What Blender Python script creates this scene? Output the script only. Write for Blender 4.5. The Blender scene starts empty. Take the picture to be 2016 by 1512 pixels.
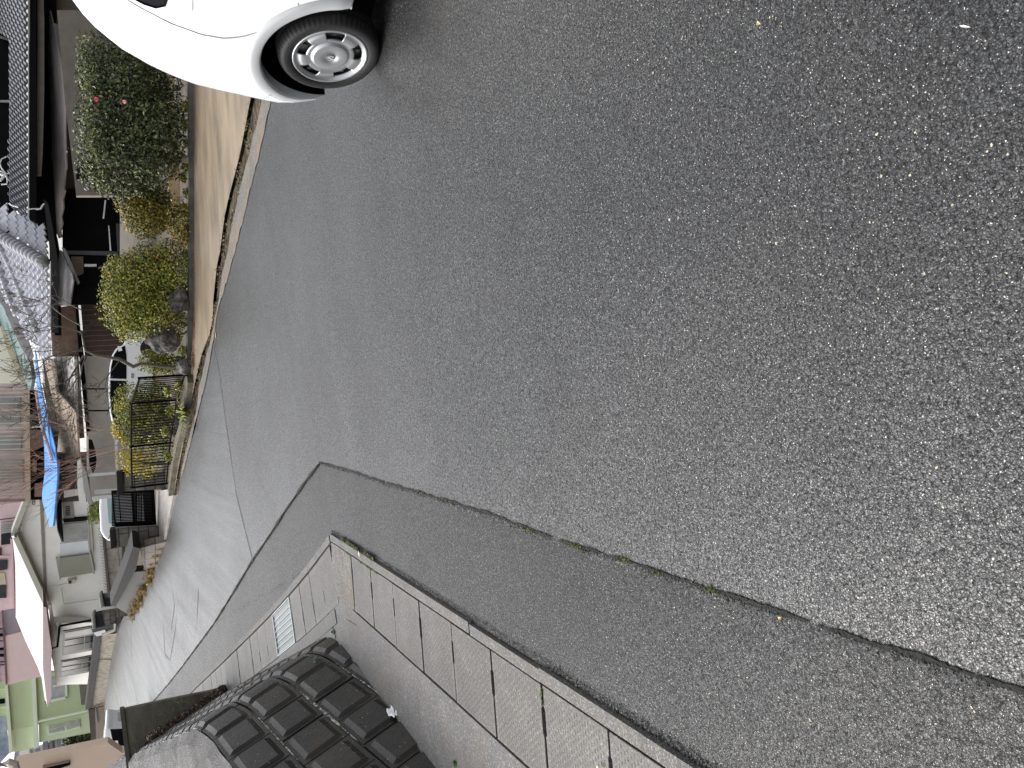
import bpy, bmesh, math, random
from mathutils import Vector, Matrix
R=math.radians
sc=bpy.context.scene; C=sc.collection
# ---------------- camera / light / exposure ----------------
F_=1635.; TH=R(24.9); ROLL=math.atan(.085); H=1.42
FW=Vector((0,math.cos(TH),-math.sin(TH))); UP=Vector((0,math.sin(TH),math.cos(TH))); RT=Vector((1,0,0))
CX=-UP*math.cos(ROLL)-RT*math.sin(ROLL); CY=-UP*math.sin(ROLL)+RT*math.cos(ROLL)
O=Vector((0,0,H))
cd=bpy.data.cameras.new('camera'); cam=bpy.data.objects.new('camera',cd); C.objects.link(cam)
m=Matrix((CX,CY,-FW)).transposed().to_4x4(); m.translation=O; cam.matrix_world=m
cd.sensor_width=36; cd.lens=36*F_/2016; cd.clip_start=.05; cd.clip_end=2000
sc.camera=cam
w=bpy.data.worlds.new('World'); sc.world=w; w.use_nodes=True
nt=w.node_tree; bg=nt.nodes['Background']; sky=nt.nodes.new('ShaderNodeTexSky'); sky.sky_type='NISHITA'; sky.sun_disc=False
SE,SR=R(47),R(-54); sky.sun_elevation=SE; sky.sun_rotation=SR; sky.air_density=1; sky.dust_density=4; sky.ozone_density=.6
hs=nt.nodes.new('ShaderNodeHueSaturation'); hs.inputs['Saturation'].default_value=.24
nt.links.new(sky.outputs[0],hs.inputs['Color']); nt.links.new(hs.outputs[0],bg.inputs['Color']); bg.inputs['Strength'].default_value=.15
sl=bpy.data.lights.new('sun','SUN'); sl.energy=.85; sl.angle=R(45); sl.color=(1,.97,.93)
so=bpy.data.objects.new('sun',sl); C.objects.link(so)
sd=Vector((math.sin(SR)*math.cos(SE),math.cos(SR)*math.cos(SE),math.sin(SE))); so.rotation_euler=sd.to_track_quat('Z','Y').to_euler()
sc.view_settings.view_transform='Standard'; sc.view_settings.look='None'; sc.view_settings.exposure=1.16; sc.cycles.caustics_reflective=False; sc.cycles.caustics_refractive=False; sc.cycles.use_denoising=True; sc.cycles.denoising_prefilter='NONE'; sc.cycles.denoising_input_passes='RGB_ALBEDO_NORMAL'; sc.view_settings.gamma=1
# ---------------- terrain and rays ----------------
A=R(21.5); UX,UY=-math.sin(A),math.cos(A)
def gz(x,y):
    q=x*UX+y*UY-8.5; wv=x*math.cos(A)+y*math.sin(A)-6.0
    k=1-.62*min(1,max(0,(wv-.3)/6))
    return .085*k*(q+math.sqrt(q*q+4)-.45)/2
def ray(px,py): return FW+CX*((px-1008)/F_)-CY*((py-756)/F_)
def proj(p):
    d=p-O; z=d.dot(FW); return 1008+F_*d.dot(CX)/z, 756-F_*d.dot(CY)/z
def G(px,py,dz=0):
    d=ray(px,py); t=.5
    while t<400:
        p=O+d*t
        if p.z<gz(p.x,p.y)+dz: break
        t*=1.01
    lo,hi=t/1.01,t
    for _ in range(30):
        mm=(lo+hi)/2; p=O+d*mm
        if p.z<gz(p.x,p.y)+dz: hi=mm
        else: lo=mm
    return O+d*lo
def zat(x,y,px):     # height above (x,y) whose image column is px
    lo,hi=-3,30
    for _ in range(40):
        mm=(lo+hi)/2
        if proj(Vector((x,y,mm)))[0]>px: lo=mm
        else: hi=mm
    return lo
class PL:
    def __init__(s,p,n): s.p=Vector(p); s.n=Vector(n).normalized(); s.n=s.n if s.n.dot(O-s.p)>0 else -s.n
    def hit(s,px,py,off=0):
        d=ray(px,py); t=((s.p+s.n*off-O).dot(s.n))/d.dot(s.n); return O+d*t
def FP(Y,k=0,x0=0): return PL((x0,Y,0),(k,-1,0))      # upright plane y=Y+k*(x-x0)
def VP(a,b): d=b-a; return PL(a,(d.y,-d.x,0))
def P3(a,b,c): return PL(a,(b-a).cross(c-a))
def at(px,py,Y): d=ray(px,py); return O+d*(Y/d.y)
# ---------------- materials ----------------
MATS={}
def mat(name,col=(.3,.3,.3),rough=.6,var=.15,scale=3,bump=0,bscale=60,metal=0,spec=.5,coat=0,stretch=None,col2=None,thr=None):
    if name in MATS: return MATS[name]
    m=bpy.data.materials.new(name); m.use_nodes=True; t=m.node_tree; N=t.nodes; L=t.links; b=N['Principled BSDF']
    b.inputs['Roughness'].default_value=rough; b.inputs['Metallic'].default_value=metal; b.inputs['Specular IOR Level'].default_value=spec
    b.inputs['Coat Weight'].default_value=coat
    g=N.new('ShaderNodeNewGeometry'); mp=N.new('ShaderNodeMapping'); L.new(g.outputs['Position'],mp.inputs['Vector'])
    if stretch: mp.inputs['Scale'].default_value=stretch
    n=N.new('ShaderNodeTexNoise'); n.inputs['Scale'].default_value=scale; n.inputs['Detail'].default_value=6; n.inputs['Roughness'].default_value=.65
    L.new(mp.outputs[0],n.inputs['Vector'])
    cr=N.new('ShaderNodeValToRGB'); a,bb=thr or (.3,.7)
    c2=col2 or tuple(min(1,c*(1+var)) for c in col); c1=tuple(c*(1-var) for c in col) if not col2 else col
    cr.color_ramp.elements[0].position=a; cr.color_ramp.elements[0].color=(*c1,1); cr.color_ramp.elements[1].position=bb; cr.color_ramp.elements[1].color=(*c2,1)
    L.new(n.outputs['Fac'],cr.inputs[0]); L.new(cr.outputs[0],b.inputs['Base Color'])
    if bump:
        n2=N.new('ShaderNodeTexNoise'); n2.inputs['Scale'].default_value=bscale; n2.inputs['Detail'].default_value=5; L.new(mp.outputs[0],n2.inputs['Vector'])
        bp=N.new('ShaderNodeBump'); bp.inputs['Distance'].default_value=bump; L.new(n2.outputs['Fac'],bp.inputs['Height']); L.new(bp.outputs[0],b.inputs['Normal'])
    MATS[name]=m; return m
def nodes(name):
    m=bpy.data.materials.new(name); m.use_nodes=True; MATS[name]=m; t=m.node_tree
    return m,t.nodes,t.links,t.nodes['Principled BSDF']
def ramp(N,L,src,els,interp='LINEAR'):
    cr=N.new('ShaderNodeValToRGB'); cr.color_ramp.interpolation=interp
    e=cr.color_ramp.elements; e[0].position=els[0][0]; e[0].color=els[0][1]; e[1].position=els[-1][0]; e[1].color=els[-1][1]
    for p,c in els[1:-1]: x=e.new(p); x.color=c
    L.new(src,cr.inputs[0]); return cr.outputs[0]
def g4(v,w=0): return (v*(1+w),v,v*(1-w),1)
def mixc(N,L,f,a,b,mode='MIX'):
    x=N.new('ShaderNodeMix'); x.data_type='RGBA'; x.blend_type=mode
    for i,v in ((0,f),(6,a),(7,b)):
        if isinstance(v,(int,float)): x.inputs[i].default_value=v
        elif isinstance(v,tuple): x.inputs[i].default_value=v
        else: L.new(v,x.inputs[i])
    return x.outputs[2]
def noise(N,L,vec,s,d=4,r=.6):
    n=N.new('ShaderNodeTexNoise'); n.inputs['Scale'].default_value=s; n.inputs['Detail'].default_value=d; n.inputs['Roughness'].default_value=r
    L.new(vec,n.inputs['Vector']); return n.outputs['Fac']
def math_(N,L,op,a,b=0,c=0):
    x=N.new('ShaderNodeMath'); x.operation=op
    for i,v in enumerate((a,b,c)):
        if isinstance(v,(int,float)): x.inputs[i].default_value=v
        else: L.new(v,x.inputs[i])
    return x.outputs[0]
def asphalt(name,base,cell=135.,rough=.5,spk=.962,bd=.006,streak=0,brown=0.0,light=1.0,film=1.0,crough=.38):
    m,N,L,b=nodes(name); g=N.new('ShaderNodeNewGeometry'); pos=g.outputs['Position']
    # distort a little so the stones are not round
    dn=N.new('ShaderNodeTexNoise'); dn.inputs['Scale'].default_value=cell*.9; dn.inputs['Detail'].default_value=2; L.new(pos,dn.inputs['Vector'])
    dv_=N.new('ShaderNodeVectorMath'); dv_.operation='MULTIPLY_ADD'; L.new(dn.outputs['Color'],dv_.inputs[0]); dv_.inputs[1].default_value=(1.3/cell,)*3; L.new(g.outputs['Position'],dv_.inputs[2]); pos=dv_.outputs[0]
    v=N.new('ShaderNodeTexVoronoi'); v.inputs['Scale'].default_value=cell; L.new(pos,v.inputs['Vector'])
    ve=N.new('ShaderNodeTexVoronoi'); ve.feature='DISTANCE_TO_EDGE'; ve.inputs['Scale'].default_value=cell; L.new(pos,ve.inputs['Vector'])
    v2=N.new('ShaderNodeTexVoronoi'); v2.inputs['Scale'].default_value=cell*2.3; L.new(pos,v2.inputs['Vector'])
    sep=N.new('ShaderNodeSeparateColor'); L.new(v.outputs['Color'],sep.inputs[0])
    sep2=N.new('ShaderNodeSeparateColor'); L.new(v2.outputs['Color'],sep2.inputs[0])
    stone=ramp(N,L,sep.outputs[0],[(0,g4(base*.35,-.05)),(.4,g4(base*.85,-.04)),(.8,g4(base*1.4,-.03)),(1,g4(base*2.3,.0))])
    fine=ramp(N,L,sep2.outputs[1],[(0,g4(.6)),(.6,g4(1.)),(1,g4(1.5))])
    col=mixc(N,L,1.0,stone,fine,'MULTIPLY')
    gap=ramp(N,L,ve.outputs['Distance'],[(0,g4(.08)),(.16,g4(1.))])
    col=mixc(N,L,.9,col,gap,'MULTIPLY')
    pit=noise(N,L,pos,cell*.75,3,.65); pitr=ramp(N,L,pit,[(.36,g4(.2)),(.50,g4(1.)),(.75,g4(1.12))]); col=mixc(N,L,1.,col,pitr,'MULTIPLY')
    at_=N.new('ShaderNodeAttribute'); at_.attribute_name='wear'; wr=math_(N,L,'ADD',at_.outputs['Fac'],0.0)
    wearr=ramp(N,L,math_(N,L,'ADD',math_(N,L,'MULTIPLY',wr,.5),.5),[(0,g4(.45)),(.5,g4(1.)),(1,g4(1.75,.02))]); col=mixc(N,L,1.,col,wearr,'MULTIPLY')
    big=ramp(N,L,noise(N,L,pos,1.3,5,.6),[(.3,g4(.82)),(.7,g4(1.18))]); col=mixc(N,L,1.,col,big,'MULTIPLY')
    med=ramp(N,L,noise(N,L,pos,14,4,.7),[(.3,g4(.85)),(.7,g4(1.15))]); col=mixc(N,L,1.,col,med,'MULTIPLY')
    # pale chips
    s1=math_(N,L,'GREATER_THAN',sep2.outputs[0],spk); s1=math_(N,L,'MULTIPLY',s1,math_(N,L,'LESS_THAN',v2.outputs['Distance'],.42))
    col=mixc(N,L,s1,col,(.62*light,.6*light,.55*light,1))
    v3=N.new('ShaderNodeTexVoronoi'); v3.inputs['Scale'].default_value=cell*.85; L.new(pos,v3.inputs['Vector']); sep3=N.new('ShaderNodeSeparateColor'); L.new(v3.outputs['Color'],sep3.inputs[0])
    s2=math_(N,L,'MULTIPLY',math_(N,L,'GREATER_THAN',sep3.outputs[0],.996),math_(N,L,'LESS_THAN',v3.outputs['Distance'],.33)); col=mixc(N,L,s2,col,(.6,.52,.38,1))
    # dusty brown patches
    br=ramp(N,L,noise(N,L,pos,.9,5,.7),[(.52,(0,0,0,1)),(.72,(1,1,1,1))]); col=mixc(N,L,math_(N,L,'MULTIPLY',br,brown),col,(.10,.08,.055,1))
    if streak:
        mp=N.new('ShaderNodeMapping'); mp.vector_type='POINT'; mp.inputs['Rotation'].default_value=(0,0,-A); mp.inputs['Scale'].default_value=(2.2,.09,1)
        L.new(pos,mp.inputs['Vector']); st=noise(N,L,mp.outputs[0],1.6,6,.65)
        sr=ramp(N,L,st,[(.32,g4(1-streak)),(.68,g4(1+streak*1.4))]); col=mixc(N,L,1.,col,sr,'MULTIPLY')
        rr=ramp(N,L,st,[(.3,g4(rough+.12)),(.7,g4(rough-.08))]); L.new(rr,b.inputs['Roughness'])
    else:
        rr=ramp(N,L,sep.outputs[2],[(0,g4(rough-.1)),(1,g4(rough+.12))]); L.new(rr,b.inputs['Roughness'])
    L.new(col,b.inputs['Base Color']); b.inputs['Specular IOR Level'].default_value=.22
    h=math_(N,L,'ADD',math_(N,L,'MINIMUM',ve.outputs['Distance'],.3),math_(N,L,'MULTIPLY',sep.outputs[1],.35))
    h=math_(N,L,'ADD',h,math_(N,L,'MULTIPLY',noise(N,L,pos,cell*2,3,.6),.5)); h=math_(N,L,'ADD',h,math_(N,L,'MULTIPLY',pitr,.5))
    bp=N.new('ShaderNodeBump'); bp.inputs['Strength'].default_value=.85; bp.inputs['Distance'].default_value=bd; L.new(h,bp.inputs['Height']); L.new(bp.outputs[0],b.inputs['Normal'])
    bp2=N.new('ShaderNodeBump'); bp2.inputs['Strength'].default_value=.3; bp2.inputs['Distance'].default_value=bd*.6; L.new(h,bp2.inputs['Height']); L.new(bp2.outputs[0],b.inputs['Coat Normal'])
    b.inputs['Coat Roughness'].default_value=crough; b.inputs['Coat IOR'].default_value=1.75
    cw=math_(N,L,'MULTIPLY',ramp(N,L,ve.outputs['Distance'],[(0,g4(.15)),(.2,g4(1.))]),ramp(N,L,noise(N,L,pos,.8,5,.65),[(.3,g4(film*.8)),(.7,g4(film*1.15))]))
    cw=math_(N,L,'MULTIPLY',cw,pitr); cw=math_(N,L,'MULTIPLY',cw,ramp(N,L,sep.outputs[1],[(0,g4(.55)),(1,g4(1.25))])); L.new(cw,b.inputs['Coat Weight'])
    return m
def concrete(name,c,wet=.5,pits=True,stain=(.10,.085,.05),st=.35,warm=.03,bd=.002):
    m,N,L,b=nodes(name); g=N.new('ShaderNodeNewGeometry'); pos=g.outputs['Position']
    base=ramp(N,L,noise(N,L,pos,5,6,.65),[(.3,g4(c*.8,warm)),(.7,g4(c*1.2,warm))])
    gr=N.new('ShaderNodeTexVoronoi'); gr.inputs['Scale'].default_value=190; L.new(pos,gr.inputs['Vector']); sp=N.new('ShaderNodeSeparateColor'); L.new(gr.outputs['Color'],sp.inputs[0])
    base=mixc(N,L,1.,base,ramp(N,L,sp.outputs[0],[(0,g4(.5)),(.85,g4(1.12)),(1,g4(2.6))]),'MULTIPLY')
    f=ramp(N,L,noise(N,L,pos,2.2,7,.7),[(.45,(0,0,0,1)),(.75,(1,1,1,1))])
    base=mixc(N,L,math_(N,L,'MULTIPLY',f,st),base,(*stain,1))
    L.new(base,b.inputs['Base Color']); b.inputs['Roughness'].default_value=wet+.08; b.inputs['Specular IOR Level'].default_value=.35
    bp=N.new('ShaderNodeBump'); bp.inputs['Distance'].default_value=bd; L.new(noise(N,L,pos,180,4,.7),bp.inputs['Height']); L.new(bp.outputs[0],b.inputs['Normal'])
    return m
def leafmat(name,cols,rough=.45):
    m,N,L,b=nodes(name); g=N.new('ShaderNodeNewGeometry'); n=len(cols)
    c=ramp(N,L,g.outputs['Random Per Island'],[(i/(n-1),(*cc,1)) for i,cc in enumerate(cols)])
    L.new(c,b.inputs['Base Color']); b.inputs['Roughness'].default_value=rough; b.inputs['Specular IOR Level'].default_value=.4
    b.inputs['Transmission Weight'].default_value=0; return m
def brick(name,c1,c2,cm,bw,bh,ms=.02,rot=(0,0,0),rough=.75,bump=.01,horiz='Y'):
    # bricks on an upright face: u = along the ground, v = height
    m,N,L,b=nodes(name); g=N.new('ShaderNodeNewGeometry'); s=N.new('ShaderNodeSeparateXYZ'); L.new(g.outputs['Position'],s.inputs[0])
    cb=N.new('ShaderNodeCombineXYZ'); u=math_(N,L,'ADD',s.outputs[0],s.outputs[1]) if horiz=='XY' else s.outputs['XYZ'.index(horiz)]
    L.new(u,cb.inputs[0]); L.new(s.outputs[2],cb.inputs[1])
    t=N.new('ShaderNodeTexBrick'); t.inputs['Scale'].default_value=1; t.inputs['Brick Width'].default_value=bw; t.inputs['Row Height'].default_value=bh; t.inputs['Mortar Size'].default_value=ms
    t.inputs['Color1'].default_value=(*c1,1); t.inputs['Color2'].default_value=(*c2,1); t.inputs['Mortar'].default_value=(*cm,1); L.new(cb.outputs[0],t.inputs['Vector'])
    col=mixc(N,L,1.,t.outputs['Color'],ramp(N,L,noise(N,L,g.outputs['Position'],6,6,.7),[(.3,g4(.6)),(.7,g4(1.3))]),'MULTIPLY')
    L.new(col,b.inputs['Base Color']); b.inputs['Roughness'].default_value=rough
    bp=N.new('ShaderNodeBump'); bp.inputs['Distance'].default_value=bump; bp.invert=True; L.new(t.outputs['Fac'],bp.inputs['Height']); L.new(bp.outputs[0],b.inputs['Normal'])
    return m
def stripes(name,c1,c2,pitch,duty=.2,axis='z',rough=.5,var=.15):
    m,N,L,b=nodes(name); g=N.new('ShaderNodeNewGeometry'); s=N.new('ShaderNodeSeparateXYZ'); L.new(g.outputs['Position'],s.inputs[0])
    u=s.outputs['xyz'.index(axis)]; f=math_(N,L,'FRACT',math_(N,L,'DIVIDE',u,pitch))
    col=mixc(N,L,math_(N,L,'LESS_THAN',f,duty),(*c1,1),(*c2,1))
    col=mixc(N,L,1.,col,ramp(N,L,noise(N,L,g.outputs['Position'],3,5,.7),[(.3,g4(1-var)),(.7,g4(1+var))]),'MULTIPLY')
    L.new(col,b.inputs['Base Color']); b.inputs['Roughness'].default_value=rough; return m
# ---------------- object helpers ----------------
def tag(o,label=None,cat=None,group=None,kind=None):
    if label: o['label']=label
    if cat: o['category']=cat
    if group: o['group']=group
    if kind: o['kind']=kind
    return o
def empty(name,loc,label,cat,group=None):
    o=bpy.data.objects.new(name,None); C.objects.link(o); o.location=loc; o.empty_display_size=.2
    bpy.context.view_layer.update(); return tag(o,label,cat,group)
class MB:
    def __init__(s): s.v=[]; s.f=[]; s.mi=[]
    def add(s,vs,fs,mi=0):
        n=len(s.v); s.v+= [tuple(v) for v in vs]; s.f+=[tuple(i+n for i in f) for f in fs]; s.mi+=[mi]*len(fs)
    def box(s,c,h,ax=None,mi=0):
        c=Vector(c); X,Y,Z=ax or (Vector((1,0,0)),Vector((0,1,0)),Vector((0,0,1)))
        vs=[c+X*(h[0]*i)+Y*(h[1]*j)+Z*(h[2]*k) for i in (-1,1) for j in (-1,1) for k in (-1,1)]
        s.add(vs,[(0,1,3,2),(4,6,7,5),(0,4,5,1),(2,3,7,6),(0,2,6,4),(1,5,7,3)],mi)
    def tube(s,pts,r,n=6,mi=0,cap=True):
        pts=[Vector(p) for p in pts]; rs=r if isinstance(r,(list,tuple)) else [r]*len(pts); rings=[]
        for i,p in enumerate(pts):
            d=(pts[min(i+1,len(pts)-1)]-pts[max(i-1,0)]).normalized(); a=d.cross(Vector((0,0,1)))
            if a.length<.05: a=d.cross(Vector((1,0,0)))
            a.normalize(); b=d.cross(a)
            rings.append([p+a*(math.cos(2*math.pi*k/n)*rs[i])+b*(math.sin(2*math.pi*k/n)*rs[i]) for k in range(n)])
        vs=[v for q in rings for v in q]; fs=[]
        for i in range(len(pts)-1):
            for k in range(n): fs.append((i*n+k,i*n+(k+1)%n,(i+1)*n+(k+1)%n,(i+1)*n+k))
        if cap: fs+= [tuple(range(n))[::-1],tuple((len(pts)-1)*n+k for k in range(n))]
        s.add(vs,fs,mi)
    def prism(s,front,vec,mi=0):       # front polygon extruded by vec
        n=len(front); vs=list(front)+[p+vec for p in front]
        fs=[tuple(range(n)),tuple(range(2*n-1,n-1,-1))]+[(i,(i+1)%n+0,(i+1)%n+n,i+n)[::-1] for i in range(n)]
        s.add(vs,fs,mi)
    def build(s,name,mats,parent=None,smooth=False,label=None,bevel=0):
        me=bpy.data.meshes.new(name); me.from_pydata(s.v,[],s.f)
        for mm in (mats if isinstance(mats,(list,tuple)) else [mats]): me.materials.append(mm)
        if any(s.mi): me.polygons.foreach_set('material_index',s.mi)
        me.validate(); bm=bmesh.new(); bm.from_mesh(me)
        if len(s.f)<60000: bmesh.ops.recalc_face_normals(bm,faces=bm.faces)
        bm.to_mesh(me); bm.free()
        if smooth:
            me.polygons.foreach_set('use_smooth',[True]*len(me.polygons))
        me.update(); o=bpy.data.objects.new(name,me); C.objects.link(o)
        if bevel:
            bv=o.modifiers.new('b','BEVEL'); bv.width=bevel; bv.segments=2; bv.limit_method='ANGLE'
        if parent:
            o.parent=parent; o.matrix_parent_inverse=parent.matrix_world.inverted()
        if label: o['label']=label
        return o
def slab(name,m,root,pl,polys,thick=.06,off=0,label=None,bevel=0):
    b=MB()
    if not isinstance(polys[0][0],(tuple,list)): polys=[polys]
    if 1<len(polys)<=6 and not any(k in name for k in ('frame','bars','slats','lines','dots','gaps')):
        for po in polys: o=slab(name,m,root,pl,po,thick,off,label,bevel)
        return o
    for po in polys: b.prism([pl.hit(x,y,off) for x,y in po],-pl.n*thick)
    return b.build(name,m,root,label=label,bevel=bevel)
def inpoly(x,y,po):
    c=False; j=len(po)-1
    for i in range(len(po)):
        if (po[i][1]>y)!=(po[j][1]>y) and x<(po[j][0]-po[i][0])*(y-po[i][1])/(po[j][1]-po[i][1])+po[i][0]: c=not c
        j=i
    return c
def struct(o): o['kind']='structure'; return o
rnd=random.Random(7)
# ---------------- sheets following the terrain ----------------
def resample(pts,step):
    out=[pts[0]]
    for a,b in zip(pts,pts[1:]):
        n=max(1,int((b-a).length/step))
        out+=[a.lerp(b,i/n) for i in range(1,n+1)]
    return out
def loft(name,La,Lb,m,dz,n=12,rows=80,jit=0,wear=None,pw=1.0):
    def par(L):
        d=[0]
        for a,b in zip(L,L[1:]): d.append(d[-1]+(b-a).length)
        return d
    def samp(L,d,t):
        s=t*d[-1]
        for i in range(len(L)-1):
            if s<=d[i+1]+1e-9:
                return L[i].lerp(L[i+1],(s-d[i])/max(1e-9,d[i+1]-d[i]))
        return L[-1].copy()
    da,db=par(La),par(Lb); b=MB(); vs=[]
    for i in range(rows+1):
        t=(i/rows); a=samp(La,da,t); c=samp(Lb,db,t)
        for j in range(n+1):
            p=a.lerp(c,(j/n)**pw)
            if jit and j in(0,n): p.x+=rnd.uniform(-jit,jit); p.y+=rnd.uniform(-jit,jit)
            vs.append((p.x,p.y,gz(p.x,p.y)+dz))
    b.add(vs,[(i*(n+1)+j,i*(n+1)+j+1,(i+1)*(n+1)+j+1,(i+1)*(n+1)+j) for i in range(rows) for j in range(n)])
    o=b.build(name,m)
    if wear:
        at=o.data.attributes.new('wear','FLOAT','POINT'); k=0; out=[]
        for i in range(rows+1):
            p0=Vector(o.data.vertices[i*(n+1)].co); p1=Vector(o.data.vertices[i*(n+1)+n].co)
            for j in range(n+1):
                q=Vector(o.data.vertices[i*(n+1)+j].co); out.append(max(-1,min(1,wear[0]*math.exp(-(q-p0).length/wear[1])+wear[2]*math.exp(-(q-p1).length/wear[3]))))
        at.data.foreach_set('value',out)
    return o
def line(pxs): return [Vector((p.x,p.y,0)) for p in (G(*q) for q in pxs)]
def ribbon(name,pts,wd,m,dz,th=0,wn=.5,step=.05,side=0,seed=1,parent=None,broken=0):
    r=random.Random(seed); pts=resample(pts,step); b=MB(); k=len(pts); vs=[]; wl=[]
    ph=[r.uniform(0,6) for _ in range(4)]
    for i,p in enumerate(pts):
        d=(pts[min(i+1,k-1)]-pts[max(i-1,0)]); d.z=0; d.normalize(); nn=Vector((-d.y,d.x,0))
        f=1+wn*(.5*math.sin(i*.31+ph[0])+.5*math.sin(i*.13+ph[1])+r.uniform(-.5,.5))
        if broken and math.sin(i*.07+ph[2])+.5*math.sin(i*.19+ph[3])<broken-1: f=0.0
        wl.append(f); hw=wd/2*max(0,f)
        for s in (-1,1):
            q=p+nn*(hw*s+side*wd)
            vs.append((q.x,q.y,gz(q.x,q.y)+dz))
    fs=[(2*i,2*i+1,2*i+3,2*i+2) for i in range(k-1) if wl[i]>0 or wl[i+1]>0]
    if th:
        n=len(vs); vs+=[(x,y,z-th) for x,y,z in vs]
        fs+=[(2*i,2*i+2,2*i+2+n,2*i+n) for i in range(k-1)]+[(2*i+1,2*i+1+n,2*i+3+n,2*i+3) for i in range(k-1)]+[(0,1,1+n,n),(2*k-2,2*k-1,2*k-1+n,2*k-2+n)]
    b.add(vs,fs); return b.build(name,m,parent)

M_new=asphalt('asphalt_new',.021,cell=150,film=1.05,rough=.42,brown=.1,bd=.007)
M_strip=asphalt('asphalt_strip',.016,film=.55,cell=175,rough=.5,brown=.1,bd=.006)
M_old=asphalt('asphalt_street',.042,film=.95,cell=150,rough=.42,bd=.003,streak=.28,spk=.995)
M_earth=mat('earth',(.07,.055,.035),.9,.5,2,.02,20)
M_conc=concrete('pavement_concrete',.11,.5,stain=(.13,.10,.06),st=.5)
M_kerb=concrete('kerb_concrete',.115,.6,stain=(.16,.14,.10),st=.6,warm=.04)
M_apron=mat('apron_concrete',(.11,.083,.055),.5,.35,1.5,.003,90,col2=(.30,.235,.16),thr=(.3,.72),stretch=(.55,1.3,1))
M_dirt=mat('wet_dirt',(.008,.007,.005),.8,.6,9,.01,80,col2=(.11,.08,.045),thr=(.40,.62),spec=.2)
M_crack=mat('seam_dirt',(.008,.009,.006),.9,.6,60,.01,90)
M_moss=leafmat('moss',[(.025,.04,.008),(.06,.085,.012),(.12,.135,.02)],.8)
# terrain under everything
def terrain():
    b=MB(); xs=[-90,-60,-45,-35]+[-30+i*1.5 for i in range(41)]+[35,45,60,90]; ys=[-12+i*1.5 for i in range(50)]+[65+i*6 for i in range(12)]+[160,220]
    vs=[(x,y,gz(x,y)-.06) for y in ys for x in xs]; n=len(xs)
    b.add(vs,[(j*n+i,j*n+i+1,(j+1)*n+i+1,(j+1)*n+i) for j in range(len(ys)-1) for i in range(n-1)])
    return struct(b.build('ground',M_earth))
terrain()
crack_px=[(2016,1355),(1828,1294),(1721,1263),(1568,1211),(1399,1156),(1300,1125),(1235,1100),(1140,1074),(1047,1041),(982,1014),(889,986),(826,967),(764,950),(704,929),(633,909)]
crack_l=[(633,909),(600,952),(560,1010),(500,1100),(424,1225),(361,1310),(331,1348),(301,1382)]
seam_px=[(421,672),(434,735),(439,775),(447,835),(467.5,975),(500,1105)]
edge_px=[(560,100),(537,199),(515,298),(493,382),(464,500),(431,612),(421,680),(404,765),(387,832),(365,920),(349,975)]
cr=line(crack_px); cl=line(crack_l); se=line(seam_px); ed=line(edge_px)
d0=(cr[0]-cr[2]).normalized(); near0=cr[0]+d0*4
farL=cl[-1]+Vector((UX,UY,0))*60
de=(ed[0]-ed[3]).normalized(); edR=ed[0]+de*14
# near roadway (polygon fan lofted between its left seam and the kerb side)
i_s=6  # kerb index where the old street seam starts
loft_left=[near0]+cr+cl[1:4]
loft_right=[near0+Vector((12,-1,0)),Vector((14,1,0)),edR]+ed[:i_s+1]+se[1:]
struct(loft('road_surface',[near0]+cr+cl[1:4],[near0+Vector((12,-1,0)),edR+Vector((6,-5,0)),edR]+ed[:i_s+1][::1]+[se[1],se[2],se[3],se[4],se[5]],M_new,.012,n=70,rows=160,wear=(.38,.13,0,1),pw=2.2))
# old street beyond the seam, uphill
far=Vector((UX,UY,0))
kerbL=ed[-1]+far*.5
wallpts=line([(325,1065),(300,1130),(270,1178),(245,1212),(228,1238),(220,1290),(208,1360),(204,1400)])
struct(loft('street',[cl[3]+Vector((0.02,0,0)),cl[4],cl[5],cl[6],cl[7],farL],[se[1],ed[8],ed[9],ed[10],wallpts[0],wallpts[2],wallpts[4],wallpts[5],wallpts[7],wallpts[7]+far*50],M_old,.010,n=30,rows=90))
b=MB(); pts=[se[5],se[4],se[3],se[2],se[1],se[0],ed[7],ed[8],cl[4],cl[3]]
b.add([(p.x,p.y,gz(p.x,p.y)+.008) for p in pts],[tuple(range(len(pts)))]); struct(b.build('street_apron',M_old))
# strip between the seam and the gutter
gut_px=[(2016,1905),(1385,1512),(1190,1390),(1000,1268),(828,1163),(732,1100),(655,1050)]
gut=line(gut_px); gutl=line([(655,1050),(601,1098),(500,1213),(420,1299),(350,1373)])
gdir=(gutl[-1]-gutl[1]).normalized()
struct(loft('road_strip',[near0]+cr+cl[1:]+[farL],[gut[0]+d0*3.4]+gut+[gutl[0]+(gutl[-1]-gutl[1]).normalized()*kk+Vector((-.04,-.02,0)) for kk in (1,4,8,12,50)],M_strip,0,n=24,rows=160,wear=(-.4,.06,-.45,.06)))
struct(ribbon('road_seam',[near0]+cr,.011,M_crack,.016,wn=.8,step=.009,seed=3))
struct(ribbon('street_seam',cl+[farL],.02,M_crack,.016,wn=.7,step=.03,seed=5))
struct(ribbon('surface_joint',se,.035,mat('joint_tar',(.045,.046,.05),.7,.3,20),.015,wn=.6,step=.05,seed=6))
# cracks and trench marks in the old street
M_cr2=mat('crack_tar',(.10,.102,.105),.7,.3,20)
for k,(pp,wd) in enumerate([([(262,1160),(258,1250),(262,1330),(272,1395)],.045),([(392,1160),(390,1200),(388,1240)],.035),([(322,1220),(326,1290),(336,1300),(346,1240),(352,1180)],.03),([(335,1130),(345,1190),(338,1240)],.025)]):
    struct(ribbon('street_crack',line(pp),wd,M_cr2,.016,wn=.9,step=.1,seed=20+k))

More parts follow.
